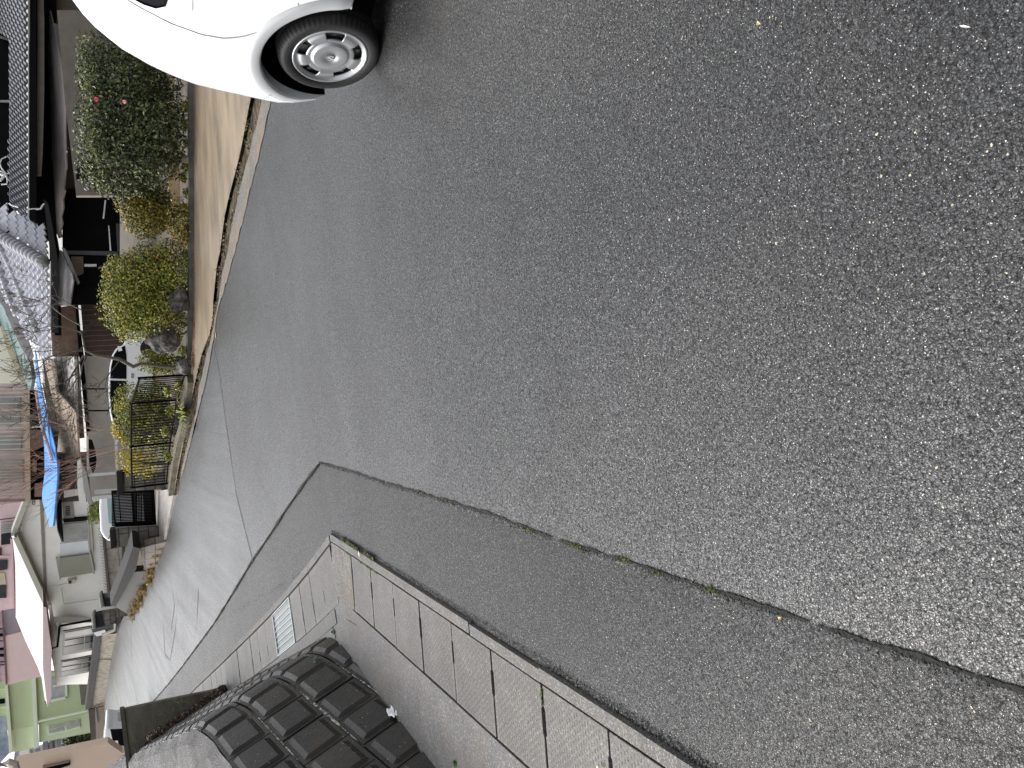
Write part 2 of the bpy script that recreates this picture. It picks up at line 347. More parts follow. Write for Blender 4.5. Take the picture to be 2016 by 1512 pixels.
ON='first second third fourth fifth sixth seventh eighth ninth tenth eleventh twelfth thirteenth fourteenth fifteenth sixteenth seventeenth eighteenth nineteenth'.split()
def ordw(i):
    if i<19: return ON[i]
    t=(i+1)//10; u=(i+1)%10; T=['','','twent','thirt','fort'][t]
    return T+'ieth' if u==0 else T+'y-'+ON[u-1]
# ---------------- gutter, covers, pavement ----------------
inner=line([(1385,1905),(1000,1481),(834,1319),(701,1198),(668,1168)]); innl=line([(668,1168),(574,1224),(437,1345),(400,1374)])
ins2=line([(655,1052),(668,1168)])
outo=line([(1385,1512),(655,1050)]); od=(outo[0]-outo[1]).normalized(); on=Vector((od.y,-od.x,0)); on=on if on.x<0 else -on
ol=(gutl[-1]-gutl[1]).normalized(); oln=Vector((-ol.y,ol.x,0))
cor=outo[1]
def quad_sheet(name,pts,m,dz,th=0):
    b=MB(); top=[Vector((p.x,p.y,gz(p.x,p.y)+dz)) for p in pts]
    if th: b.prism(top,Vector((0,0,-th)))
    else: b.add(top,[tuple(range(len(top)))])
    return b.build(name,m)
# outer border strips of the gutter (kerb), 7 cm wide
def bord(name,a,d,n,s0,s1,w0,w1,m,dz,label):
    b=MB(); N_=max(2,int((s1-s0)/.5))
    for i in range(N_):
        t0=s0+(s1-s0)*i/N_; t1=s0+(s1-s0)*(i+1)/N_-.0
        ps=[a+d*t0+n*w0,a+d*t1+n*w0,a+d*t1+n*w1,a+d*t0+n*w1]
        b.prism([Vector((p.x,p.y,gz(p.x,p.y)+dz)) for p in ps],Vector((0,0,-.12)))
    o=b.build(name,m); struct(o); return o
bord('gutter_kerb',cor,od,on,-.0,2.9,0,.056,M_kerb,.024,'')
bord('gutter_kerb',cor,od,on,3.65,5.35,0.0,.056,M_kerb,.024,'')
bord('gutter_kerb',cor,od,on,2.905,3.645,0.01,.062,M_kerb,.02,'')
bord('gutter_kerb',cor,od,on,5.36,8.5,0.012,.062,M_kerb,.02,'')
bord('gutter_kerb',cor,ol,oln,.05,24,0,.06,M_kerb,.024,'')
M_slot=mat('slot_dark',(.004,.004,.004),.95,.3,20)
def sheet2(name,a,d,n,s0,s1,w0,w1,m,dz,wav=0):
    b=MB(); N_=max(2,int((s1-s0)/.25)); vs=[]
    for i in range(N_+1):
        t=s0+(s1-s0)*i/N_
        for wv in (w0,w1):
            p=a+d*t+n*wv; vs.append((p.x,p.y,gz(p.x,p.y)+dz))
    b.add(vs,[(2*i,2*i+1,2*i+3,2*i+2) for i in range(N_)]); return struct(b.build(name,m))
sheet2('gutter_bed',cor,od,on,0.02,8.5,.03,.5,M_slot,.006)
sheet2('gutter_bed',cor,ol,oln,.02,24,.03,.55,M_slot,.007)
# perforated cover material with small dimples
def covermat():
    m,N,L,b=nodes('cover_concrete'); tc=N.new('ShaderNodeTexCoord'); pos=tc.outputs['Object']
    g=N.new('ShaderNodeNewGeometry'); oi=N.new('ShaderNodeObjectInfo')
    base=ramp(N,L,noise(N,L,g.outputs['Position'],4,6,.7),[(.3,(.06,.056,.049,1)),(.7,(.12,.109,.094,1))])
    base=mixc(N,L,1.,base,ramp(N,L,oi.outputs['Random'],[(0,g4(.86)),(1,g4(1.12))]),'MULTIPLY')
    gr=N.new('ShaderNodeTexVoronoi'); gr.inputs['Scale'].default_value=190; L.new(pos,gr.inputs['Vector']); sp=N.new('ShaderNodeSeparateColor'); L.new(gr.outputs['Color'],sp.inputs[0])
    base=mixc(N,L,1.,base,ramp(N,L,sp.outputs[0],[(0,g4(.55)),(.9,g4(1.1)),(1,g4(2.6))]),'MULTIPLY')
    s=N.new('ShaderNodeSeparateXYZ'); L.new(pos,s.inputs[0])
    r=math_(N,L,'FLOOR',math_(N,L,'DIVIDE',s.outputs[1],.020)); sh=math_(N,L,'MULTIPLY',math_(N,L,'MODULO',r,2.),.5)
    fu=math_(N,L,'FRACT',math_(N,L,'ADD',math_(N,L,'DIVIDE',s.outputs[0],.030),sh)); fv=math_(N,L,'FRACT',math_(N,L,'DIVIDE',s.outputs[1],.020))
    hit=math_(N,L,'MULTIPLY',math_(N,L,'LESS_THAN',math_(N,L,'ABSOLUTE',math_(N,L,'SUBTRACT',fu,.5)),.28),math_(N,L,'LESS_THAN',math_(N,L,'ABSOLUTE',math_(N,L,'SUBTRACT',fv,.5)),.2))
    ins=math_(N,L,'MULTIPLY',math_(N,L,'LESS_THAN',math_(N,L,'ABSOLUTE',s.outputs[0]),.185),math_(N,L,'LESS_THAN',math_(N,L,'ABSOLUTE',s.outputs[1]),.225))
    hit=math_(N,L,'MULTIPLY',hit,ins); wear=ramp(N,L,noise(N,L,g.outputs['Position'],60,3,.6),[(.35,g4(.0)),(.5,g4(1.))]); hit=math_(N,L,'MULTIPLY',hit,wear)
    base=mixc(N,L,math_(N,L,'MULTIPLY',hit,.75),base,(.025,.024,.022,1))
    L.new(base,b.inputs['Base Color']); b.inputs['Roughness'].default_value=.5; b.inputs['Specular IOR Level'].default_value=.4
    h=math_(N,L,'SUBTRACT',math_(N,L,'MULTIPLY',noise(N,L,pos,150,4,.7),.3),hit)
    bp=N.new('ShaderNodeBump'); bp.inputs['Distance'].default_value=.002; L.new(h,bp.inputs['Height']); L.new(bp.outputs[0],b.inputs['Normal'])
    return m
M_cov=covermat()
def cover_mesh(wd,ln):
    # a lid with a slot cut in each long edge half: outline polygon extruded
    hw,hl=wd/2,ln/2; g=.004; sl=.012
    out=[(-hw,-hl+g),(-hw+.09,-hl+g),(-hw+.10,-hl+sl),(-hw+.20,-hl+sl),(-hw+.21,-hl+g),(hw,-hl+g),(hw,hl-g),(-hw+.21,hl-g),(-hw+.20,hl-sl),(-hw+.10,hl-sl),(-hw+.09,hl-g),(-hw,hl-g)]
    b=MB(); b.prism([Vector((x,y,0)) for x,y in out],Vector((0,0,-.07))); return b
def place_cover(src,a,d,n,s,w,label,group,dz=.019):
    p=a+d*s+n*w; o=src if not src.get('used') else src.copy()
    if src.get('used'): C.objects.link(o)
    src['used']=1
    e=.1; pz=gz(p.x,p.y)+dz+rnd.uniform(-.0025,.0025)
    X=n.copy(); Yv=d.copy(); Yv.z=(gz(p.x+d.x*e,p.y+d.y*e)-gz(p.x-d.x*e,p.y-d.y*e))/(2*e); Yv.normalize(); X.z=(gz(p.x+n.x*e,p.y+n.y*e)-gz(p.x-n.x*e,p.y-n.y*e))/(2*e); X.normalize()
    Z=X.cross(Yv); 
    if Z.z<0: X=-X; Z=-Z
    mm=Matrix((X,Yv,Z)).transposed().to_4x4(); mm.translation=Vector((p.x,p.y,pz)); o.matrix_world=mm
    tag(o,label,'gutter cover',group); return o
cv=cover_mesh(.405,.498); c0=cv.build('gutter_cover',M_cov,bevel=.003)
# joints measured in the picture: first lid starts 0.35 m from the corner
S0=(G(703,1085)-cor).dot(od) if False else .62
for k in range(13):
    place_cover(c0,cor,od,on,S0+.505*k+.25,.072+.2,ordw(k)+' perforated concrete gutter cover from the pale mortar corner along the near lane','gutter covers along the near lane')
cv2=cover_mesh(.46,.498); c1=cv2.build('gutter_cover',M_cov,bevel=.003)
gi=None; k=0; s=.10
while s<23:
    if 2.75<s<3.0: pass
    if k==4: s_grate=s; s+=1.0; k+=1; continue
    place_cover(c1,cor,ol,oln,s+.25,.07+.235,ordw(k if k<4 else k-1)+' plain concrete gutter cover up the climbing street from the mortar corner','gutter covers climbing the street')
    s+=.505; k+=1
# steel grate in place of two covers
p=cor+ol*(s_grate+.5)+oln*.305; gr=empty('drain_grate',(p.x,p.y,gz(p.x,p.y)+.02),'steel bar drain grate among the concrete gutter covers','drain grate')
M_galv=mat('galvanised_steel',(.34,.36,.37),.45,.2,8,metal=.7)
b=MB(); slope=(gz(p.x+ol.x,p.y+ol.y)-gz(p.x-ol.x,p.y-ol.y))/2; D=Vector((ol.x,ol.y,slope)).normalized(); Nn=oln; Zz=Vector((0,0,1))
c=Vector((p.x,p.y,gz(p.x,p.y)+.012))
for i in range(8): b.box(c+Nn*(-.2+.4*i/7)+Vector((0,0,.006)),(.47,.004,.005),(D,Nn,Zz))
b.build('bars',M_galv,gr)
b=MB()
for i in (-1,1): b.box(c+D*(.48*i)+Vector((0,0,.004)),(.012,.225,.014),(D,Nn,Zz))
for i in (-1,1): b.box(c+Nn*(.22*i)+Vector((0,0,.003)),(.468,.006,.013),(D,Nn,Zz))
b.build('frame',M_galv,gr)
b=MB(); b.box(c-Vector((0,0,.006)),(.5,.235,.006),(D,Nn,Zz)); b.build('debris_tray',mat('grate_debris',(.12,.14,.14),.5,.5,30,.004,80,col2=(.26,.30,.30)),gr)
# mortar wedge at the corner
a0=cor; wedge=[cor+od*.03+on*.066,cor+od*.615+on*.066,cor+od*.615+on*.475,cor+od*.12+on*.50,cor+on*.47]
M_mortar=concrete('corner_mortar',.16,.7,stain=(.30,.26,.17),st=.7,warm=.07,bd=.006)
struct(quad_sheet('corner_mortar',[cor+od*.02+on*.066,cor+od*.612+on*.066,cor+od*.612+on*.474,cor+od*.06+on*.474,cor+on*.30-od*.02],M_mortar,.0215,.05))
struct(quad_sheet('corner_pavement',[cor+od*.66+on*.46,cor+od*.7+on*.95,cor+ol*.7+oln*1.0,cor+ol*.5+oln*.5,cor+on*.2],M_conc,.0165,.05))
# inner kerb and concrete pavement up to the retaining wall
bord('gutter_inner_kerb',cor,od,on,.55,8.6,.482,.57,M_conc,.0235,'')
bord('gutter_inner_kerb',cor,ol,oln,.28,24,.545,.66,M_conc,.0245,'')
pv=[cor+od*8.6+on*.572,cor+od*.5+on*.572,cor+od*.02+on*.55,cor+ol*.3+oln*.665]
qn=[p for p in resample([cor+od*8.6+on*.571,cor+od*.45+on*.571,cor+ol*.35+oln*.661,cor+ol*24+oln*.661],.4)]
qf=[p for p in resample([cor+od*8.6+on*2.0,cor+od*.2+on*1.6,cor+ol*.6+oln*1.9,cor+ol*24+oln*3],.4)]
struct(loft('pavement',qn,qf,M_conc,.021,n=6,rows=90))

# ---------------- retaining wall of heavy blocks ----------------
BB=.42; kc=math.sqrt(1+BB*BB)
PX,PY=-1.90,6.83; t1=Vector((.0215,.9998,0)); t2=Vector((-.354,.935,0)).normalized()
RA=.45
def wpath(a):
    # a=0 at the middle of the bend
    ang=t1.angle(t2)
    if a<-RA: return Vector((PX,PY,0))-t1*(-RA-a)-t1*RA*.98, t1, .145*a
    if a>RA:
        return Vector((PX,PY,0))+t2*(a-RA)+t2*RA*.98, t2, .092*a
    f=(a+RA)/(2*RA); t=(t1*(1-f)+t2*f).normalized()
    P0=Vector((PX,PY,0))-t1*RA*.98; P1=Vector((PX,PY,0)); P2=P1+t2*RA*.98
    p=P0*(1-f)**2+P1*2*f*(1-f)+P2*f*f
    return p,t,(.145*a if a<0 else .092*a)
def WS(a,c,d):
    p,t,z0=wpath(a); ni=Vector((-t.y,t.x,0)); q=p+ni*(BB/kc*c); q.z=z0+c/kc
    return q+(-ni*(1/kc)+Vector((0,0,BB/kc)))*d
def wallmat():
    m,N,L,b=nodes('wet_block'); g=N.new('ShaderNodeNewGeometry'); pos=g.outputs['Position']
    base=ramp(N,L,noise(N,L,pos,2.2,6,.65),[(.3,(.009,.0075,.0055,1)),(.7,(.028,.022,.0155,1))])
    mp=N.new('ShaderNodeMapping'); mp.inputs['Scale'].default_value=(3,3,.35); L.new(pos,mp.inputs['Vector'])
    base=mixc(N,L,1.,base,ramp(N,L,noise(N,L,mp.outputs[0],6,6,.7),[(.35,g4(.65)),(.65,g4(1.35))]),'MULTIPLY')
    gi=N.new('ShaderNodeNewGeometry'); base=mixc(N,L,1.,base,ramp(N,L,gi.outputs['Random Per Island'],[(0,g4(.75)),(1,g4(1.3,.04))]),'MULTIPLY')
    v=N.new('ShaderNodeTexVoronoi'); v.inputs['Scale'].default_value=75; L.new(pos,v.inputs['Vector']); sp=N.new('ShaderNodeSeparateColor'); L.new(v.outputs['Color'],sp.inputs[0])
    s1=math_(N,L,'MULTIPLY',math_(N,L,'GREATER_THAN',sp.outputs[0],.982),math_(N,L,'LESS_THAN',v.outputs['Distance'],.25)); base=mixc(N,L,s1,base,(.4,.4,.38,1))
    L.new(base,b.inputs['Base Color']); b.inputs['Roughness'].default_value=.27; b.inputs['Specular IOR Level'].default_value=.3
    bp=N.new('ShaderNodeBump'); bp.inputs['Distance'].default_value=.004; L.new(noise(N,L,pos,120,6,.75),bp.inputs['Height']); L.new(bp.outputs[0],b.inputs['Normal'])
    return m
M_blk=wallmat(); M_joint=mat('block_joint',(.012,.012,.011),.8,.5,30,.004,80)
M_lime=mat('lime_mortar',(.02,.018,.015),.8,.3,24,.008,90,col2=(.5,.47,.4),thr=(.45,.58))
wall=empty('retaining_wall',(PX,PY,0),'dark wet leaning retaining wall of large bevelled concrete blocks','retaining wall')
b=MB(); CH=.326; BW=.43
def blk(a0,a1,c0,c1):
    g=.007; a0+=g; a1-=g; c0+=g; c1-=g; n=max(2,int((a1-a0)/.06)) if (a1>-RA-.2 and a0<RA+.2) else 2
    dv=.019; x0,x1=a0+.052,a1-.052
    cols=[a0,a0+.040,x0]+[x0+(x1-x0)*i/n for i in range(1,n)]+[x1,a1-.040,a1]
    rows=[c0,c0+.026,c0+.060,c1-.060,c1-.026,c1]; vs=[]; W=len(cols); NR=len(rows)
    jx=rnd.uniform(-.004,.004)
    for j,cc in enumerate([c0]+rows+[c1]):
        for i,aa in enumerate([a0]+cols+[a1]):
            if j in(0,NR+1) or i in (0,W+1): dd=-.03
            elif j in (1,2,NR-1,NR) or i in (1,2,W-1,W): dd=0.0+jx
            else: dd=dv+jx
            vs.append(WS(aa,cc,dd))
    W2=W+2
    b.add(vs,[(j*W2+i,j*W2+i+1,(j+1)*W2+i+1,(j+1)*W2+i) for j in range(NR+1) for i in range(W2-1)])
for r in range(-2,4):
    c0=.229+(r-0)*CH; c1=c0+CH; 
    if r>2: continue
    off=-.42 if r%2==0 else -.635
    if r==-1: off=-.635
    k0=-9
    for k in range(-9,26):
        a0=off+k*BW; blk(a0,a0+BW,c0,c1)
b.build('block_face',M_blk,wall)
b=MB(); vs=[]; av=[-4.5+.1*i for i in range(160)]
for a_ in av:
    vs.append(WS(a_,-.5,-.022)); vs.append(WS(a_,1.205,-.022))
b.add(vs,[(2*i,2*i+1,2*i+3,2*i+2) for i in range(len(av)-1)]); b.build('joint_backing',M_joint,wall)
# lime streaks along the course joints
def limeline(c_,a0,a1,wd,seed):
    r=random.Random(seed); b=MB(); vs=[]; n=int((a1-a0)/.012)
    for i in range(n+1):
        a_=a0+(a1-a0)*i/n; f=max(.1,math.sin(math.pi*i/n))*r.uniform(.5,1.3)
        vs.append(WS(a_,c_-wd*f,.006)); vs.append(WS(a_,c_+wd*f,.006))
    b.add(vs,[(2*i,2*i+1,2*i+3,2*i+2) for i in range(n)]); return b
ll=limeline(.555,-1.75,-.3,.009,2); l2=limeline(.881,-1.5,-.35,.006,4); l3=limeline(.229,-1.9,-.4,.005,5)
ll.v+=l2.v; n0=len(ll.v)-len(l2.v); ll.f+=[tuple(i+n0 for i in f) for f in l2.f]; n1=len(ll.v); ll.v+=l3.v; ll.f+=[tuple(i+n1 for i in f) for f in l3.f]; ll.mi=[0]*len(ll.f)
ll.build('lime_streak',M_lime,wall)
# rough mortar bank behind the top course
b=MB(); vs=[]; nn=26; av=[-4.5+.07*i for i in range(250)]
from mathutils import noise as mnoise
for a_ in av:
    for j in range(nn+1):
        f=j/nn; p=WS(a_,1.2+.0,-.005); p0,t,_=wpath(a_); ni=Vector((-t.y,t.x,0))
        q=p+ni*(f*2.6)+Vector((0,0,.02+.22*f+(.05 if j else -.02)*(.5+mnoise.noise(Vector((p.x*3+f*8,p.y*3,f*6)))) +((.03*mnoise.noise(Vector((p.x*11,p.y*11,f*30)))+.02*mnoise.noise(Vector((p.x*31,p.y*31,f*80)))) if j else 0)))
        if j==0: q+=ni*(.02*mnoise.noise(Vector((a_*9,0,3))))
        vs.append(q)
b.add(vs,[(i*(nn+1)+j,i*(nn+1)+j+1,(i+1)*(nn+1)+j+1,(i+1)*(nn+1)+j) for i in range(len(av)-1) for j in range(nn)])
b.build('mortar_cap',concrete('cap_mortar',.12,.5,stain=(.09,.085,.08),st=.7,bd=.03),wall,smooth=True)

# ---------------- concrete fin wall at the end ----------------
fy=G(447,1357).y; FPn=FP(fy,.12,-4.1)
fin=empty('concrete_side_wall',G(440,1362),'tall mossy concrete slab wall with dead vine traces and brown top rail','wall')
def finmat():
    m,N,L,b=nodes('mossy_concrete'); g=N.new('ShaderNodeNewGeometry'); pos=g.outputs['Position']
    mp=N.new('ShaderNodeMapping'); mp.inputs['Scale'].default_value=(1,1,2.6); L.new(pos,mp.inputs['Vector'])
    c=ramp(N,L,noise(N,L,mp.outputs[0],2.5,7,.7),[(.3,(.055,.05,.033,1)),(.7,(.13,.12,.085,1))])
    v=N.new('ShaderNodeTexVoronoi'); v.feature='DISTANCE_TO_EDGE'; v.inputs['Scale'].default_value=2.6; 
    ad=N.new('ShaderNodeVectorMath'); ad.operation='ADD'; L.new(pos,ad.inputs[0]); nz=N.new('ShaderNodeTexNoise'); nz.inputs['Scale'].default_value=3; L.new(pos,nz.inputs['Vector']); L.new(nz.outputs['Color'],ad.inputs[1]); L.new(ad.outputs[0],v.inputs['Vector'])
    f=ramp(N,L,v.outputs['Distance'],[(0,g4(1.)),(.022,g4(0.))]); f=math_(N,L,'MULTIPLY',f,ramp(N,L,noise(N,L,pos,3.,3,.6),[(.5,g4(0.)),(.6,g4(.6))]))
    c=mixc(N,L,f,c,(.33,.3,.24,1)); L.new(c,b.inputs['Base Color']); b.inputs['Roughness'].default_value=.7
    bp=N.new('ShaderNodeBump'); bp.inputs['Distance'].default_value=.01; L.new(noise(N,L,pos,40,6,.7),bp.inputs['Height']); L.new(bp.outputs[0],b.inputs['Normal'])
    return m
slab('slab',finmat(),fin,FPn,[(243,1397),(330,1378),(430,1358),(447,1357),(452,1364),(460,1400),(420,1620),(268,1640)],.14)
slab('top_rail',mat('brown_rail',(.05,.04,.028),.6,.3,10),fin,FPn,[(236,1397),(244,1396),(262,1545),(253,1545)],.2,.03)
slab('bracket',mat('grey_bracket',(.3,.28,.25),.6,.2,10),fin,FPn,[(231,1404),(237,1400),(238,1420),(232,1420)],.2,-.05)
b=MB(); r=random.Random(5)
for i in range(1500):
    f=r.random(); px=440-(150*f)+r.uniform(-5,5); py=1362+95*f+r.uniform(-16,8)*(1-.5*f)
    p=FPn.hit(px,py,.25+r.uniform(-.12,.15)); s=r.uniform(.008,.022); ax=Vector((r.uniform(-1,1),r.uniform(-1,1),r.uniform(-1,1))).normalized(); bx=ax.orthogonal().normalized()
    b.add([p-ax*s,p+bx*s*.6,p+ax*s,p-bx*s*.6],[(0,1,2,3)])
tag(b.build('leaf_litter',leafmat('litter',[(.012,.008,.005),(.03,.018,.01),(.06,.035,.02),(.3,.22,.15)],.6)),'brown leaf litter heaped along the foot of the slab wall','leaf litter',kind='stuff')
slabp=[FPn.hit(x,y,.14) for x,y in [(452,1358),(440,1356),(330,1430),(255,1500),(290,1530),(470,1420)]]
b=MB(); b.prism(slabp,Vector((0,.2,0))); tag(b.build('soil_bank',mat('dark_soil',(.010,.007,.005),.9,.5,12,.03,40,spec=.1)),None,None,kind='structure')

# ---------------- foreground white car (rear quarter) ----------------
ca=R(18); ct=Vector((-math.sin(ca),math.cos(ca),0)); cn=Vector((-math.cos(ca),-math.sin(ca),0)); cb0=Vector((1.85,4.43,0))
def cp(l,o,z): return cb0+ct*l+cn*o+Vector((0,0,z))
def itp(x,T):
    if x<=T[0][0]: return T[0][1]
    for (a,b),(c,d) in zip(T,T[1:]):
        if x<=c:
            f=(x-a)/(c-a); return b+(d-b)*f
    return T[-1][1]
def car_sil(z): return itp(z,[(.2,.46),(.28,.505),(.39,.53),(.5,.53),(.59,.51),(.78,.46),(.97,.43),(1.17,.37),(1.3,.31),(1.4,.24),(1.5,.14),(1.56,.02),(1.6,-.15)])
def car_out(z): return itp(z,[(.2,-.02),(.3,.015),(.5,.03),(.8,.035),(.95,.02),(1.1,-.01),(1.3,-.07),(1.45,-.13),(1.53,-.2),(1.58,-.3)])
def car_front(z): return itp(z,[(.2,-2.85),(.5,-2.95),(.75,-2.93),(.85,-2.8),(.95,-2.3),(1.1,-2.1),(1.5,-1.7),(1.6,-1.4)])
CW=1.475; M_paint=mat('white_paint',(.86,.87,.87),.28,.02,2,coat=1.0); M_tyre=mat('tyre_rubber',(.012,.012,.013),.6,.2,20,.001,150,spec=.3)
M_black=mat('black_liner',(.003,.003,.003),.9,.3,10,spec=.1); M_glass=mat('dark_glass',(.006,.007,.009),.25,.1,3,spec=.03)
car=empty('parked_car',cb0,'large white car cut by the photo edge with silver wheel cover, parked on the road','car')
def ring(z,sh=0):
    o=car_out(z)-sh; Le=car_sil(z)-sh; Lf=car_front(z)+sh; oo=-CW-car_out(z)+sh; rc=.23; pts=[]
    for i in range(61): pts.append((Lf+.2+(Le-rc-Lf-.2)*i/60,o))
    for i in range(1,13):
        a=math.pi/2*i/12; pts.append((Le-rc+rc*math.sin(a),o-rc+rc*math.cos(a)))
    for i in range(1,10): pts.append((Le+.02*math.sin(math.pi*i/10),o-rc+(oo+rc-(o-rc))*i/10))
    for i in range(13):
        a=math.pi/2*i/12; pts.append((Le-rc+rc*math.cos(a),oo+rc-rc*math.sin(a)))
    for i in range(31): pts.append((Le-rc+(Lf+.2-(Le-rc))*i/30,oo))
    for i in range(1,6): pts.append((Lf,oo+(o-oo)*i/6))
    return [cp(l,q,z) for l,q in pts]
zs=[.235,.26,.3,.35,.42,.5,.57,.63,.7,.78,.86,.94,1.0,1.06,1.12,1.18,1.24,1.3,1.36,1.42,1.47,1.51,1.54,1.57,1.59]
b=MB(); rings=[ring(z) for z in zs]; n=len(rings[0]); vs=[v for r_ in rings for v in r_]
top=ring(1.6,.12); vs+=top
fs=[(i*n+k,i*n+(k+1)%n,(i+1)*n+(k+1)%n,(i+1)*n+k) for i in range(len(zs)) for k in range(n)]
fs+=[tuple(range(n)),tuple(len(zs)*n+k for k in range(n))[::-1]]
b.add(vs,fs); body=b.build('body',M_paint,car,smooth=True)
cut=MB(); seg=96; v1=[];v2=[]
def archr(a): return .362+.012*max(0,-math.sin(a))
for l0 in (0,-2.4):
    v1=[cp(l0+archr(2*math.pi*k/seg)*math.cos(2*math.pi*k/seg),.3,.285+archr(2*math.pi*k/seg)*math.sin(2*math.pi*k/seg)) for k in range(seg)]
    cut.prism(v1,-cn*.62)
co=cut.build('cut',M_black)
bm_=body.modifiers.new('c','BOOLEAN'); bm_.object=co; bm_.operation='DIFFERENCE'; bm_.solver='EXACT'
bpy.context.view_layer.update(); dg=bpy.context.evaluated_depsgraph_get()
nm=bpy.data.meshes.new_from_object(body.evaluated_get(dg)); body.modifiers.clear(); body.data=nm; bpy.data.objects.remove(co)
def sidept(l,z,o=.002): return cp(l,car_out(z)+o,z)
# wheel arch lip: a raised band round the opening
def lip(l0):
    b=MB(); vs=[]; A0,A1=R(-14),R(194); K=70
    prof=[(.365,-.03),(.365,.006),(.372,.012),(.40,.013),(.425,.010),(.437,.001)]
    for k in range(K+1):
        a=A0+(A1-A0)*k/K
        for r_,o in prof:
            l,z=l0+r_*math.cos(a),.285+r_*math.sin(a); 
            z=max(z,.24)
            Le=car_sil(z)-.26; oo=car_out(z); base=o
            if l>Le:   # follow the rounded corner
                dx=min(.259,l-Le); oo=oo-.26+math.sqrt(.26**2-dx*dx)
            vs.append(cp(l,oo+base,z))
    m_=len(prof); b.add(vs,[(k*m_+j,k*m_+j+1,(k+1)*m_+j+1,(k+1)*m_+j) for k in range(K) for j in range(m_-1)])
    return b
for l0 in (0,-2.4): lip(l0).build('arch_trim',mat('trim_white',(.42,.43,.44),.3,.02,2,coat=.6),car,smooth=True)
for l0 in (0,-2.4):
    b=MB(); K=48; vs=[]
    for k in range(K+1):
        a=R(-7)+R(212)*k/K
        for o in (-.03,-.3): vs.append(cp(l0+.358*math.cos(a),o,.285+.358*math.sin(a)))
    b.add(vs,[(2*k,2*k+1,2*k+3,2*k+2) for k in range(K)]); v3=[cp(l0+.36*math.cos(2*math.pi*k/32),-.29,.285+.36*math.sin(2*math.pi*k/32)) for k in range(32)]
    b.add(v3,[tuple(range(32))]); b.build('wheel_arch_liner',M_black,car)
b=MB(); b.box(cp(-1.2,-CW/2,.2),(1.5,.6,.03),(ct,cn,Vector((0,0,1)))); b.build('underbody',M_black,car)
# seams
def seam(name,pts,r,m,o=.0018):
    b=MB(); P=[]
    for (l0,z0),(l1,z1) in zip(pts,pts[1:]):
        for i in range(6): P.append(sidept(l0+(l1-l0)*i/6,z0+(z1-z0)*i/6,o))
    b.tube(P,r,5); return b.build(name,m,car)
M_gap=mat('panel_gap',(.38,.38,.40),.8,.1,5)
seam('rear_door_seam',[(-.42,1.50),(-.33,1.47),(-.24,1.38),(-.17,1.22),(-.125,1.08),(-.10,.94),(-.10,.84),(-.13,.75),(-.18,.66),(-.26,.57),(-.36,.45),(-.40,.38),(-.415,.26)],.0028,M_gap)
seam('bumper_seam',[(.345,.60),(.275,.535)],.0022,M_gap,.009)
seam('sill_seam',[(-.345,.50),(-.40,.52)],.002,M_gap)
# window and handle
def sidepoly(pts,o): return [sidept(l,z,o) for l,z in pts]
wp=[(-1.2,1.09),(-.8,1.09),(-.5,1.095),(-.30,1.10),(-.235,1.112),(-.205,1.15),(-.205,1.2),(-.235,1.3),(-.30,1.40),(-.4,1.445),(-.7,1.46),(-1.2,1.46)]
b=MB(); cen=sidept(-.7,1.27,.004); P=sidepoly(wp,.004); b.add(P+[cen],[(i,(i+1)%len(P),len(P)) for i in range(len(P))]); gw=b.build('rear_door_window',M_glass,car)
b=MB(); b.tube(sidepoly(wp,.004)+[sidepoly(wp,.004)[0]],.006,6); b.build('window_seal',M_black,gw)
b=MB(); b.tube([sidept(-.245,1.0,.004),sidept(-.26,1.0,.022),sidept(-.30,1.0,.028),sidept(-.40,1.0,.028),sidept(-.44,1.0,.02),sidept(-.455,1.0,.004)],[.007,.009,.009,.009,.009,.007],8); b.build('door_handle',M_paint,car,smooth=True)
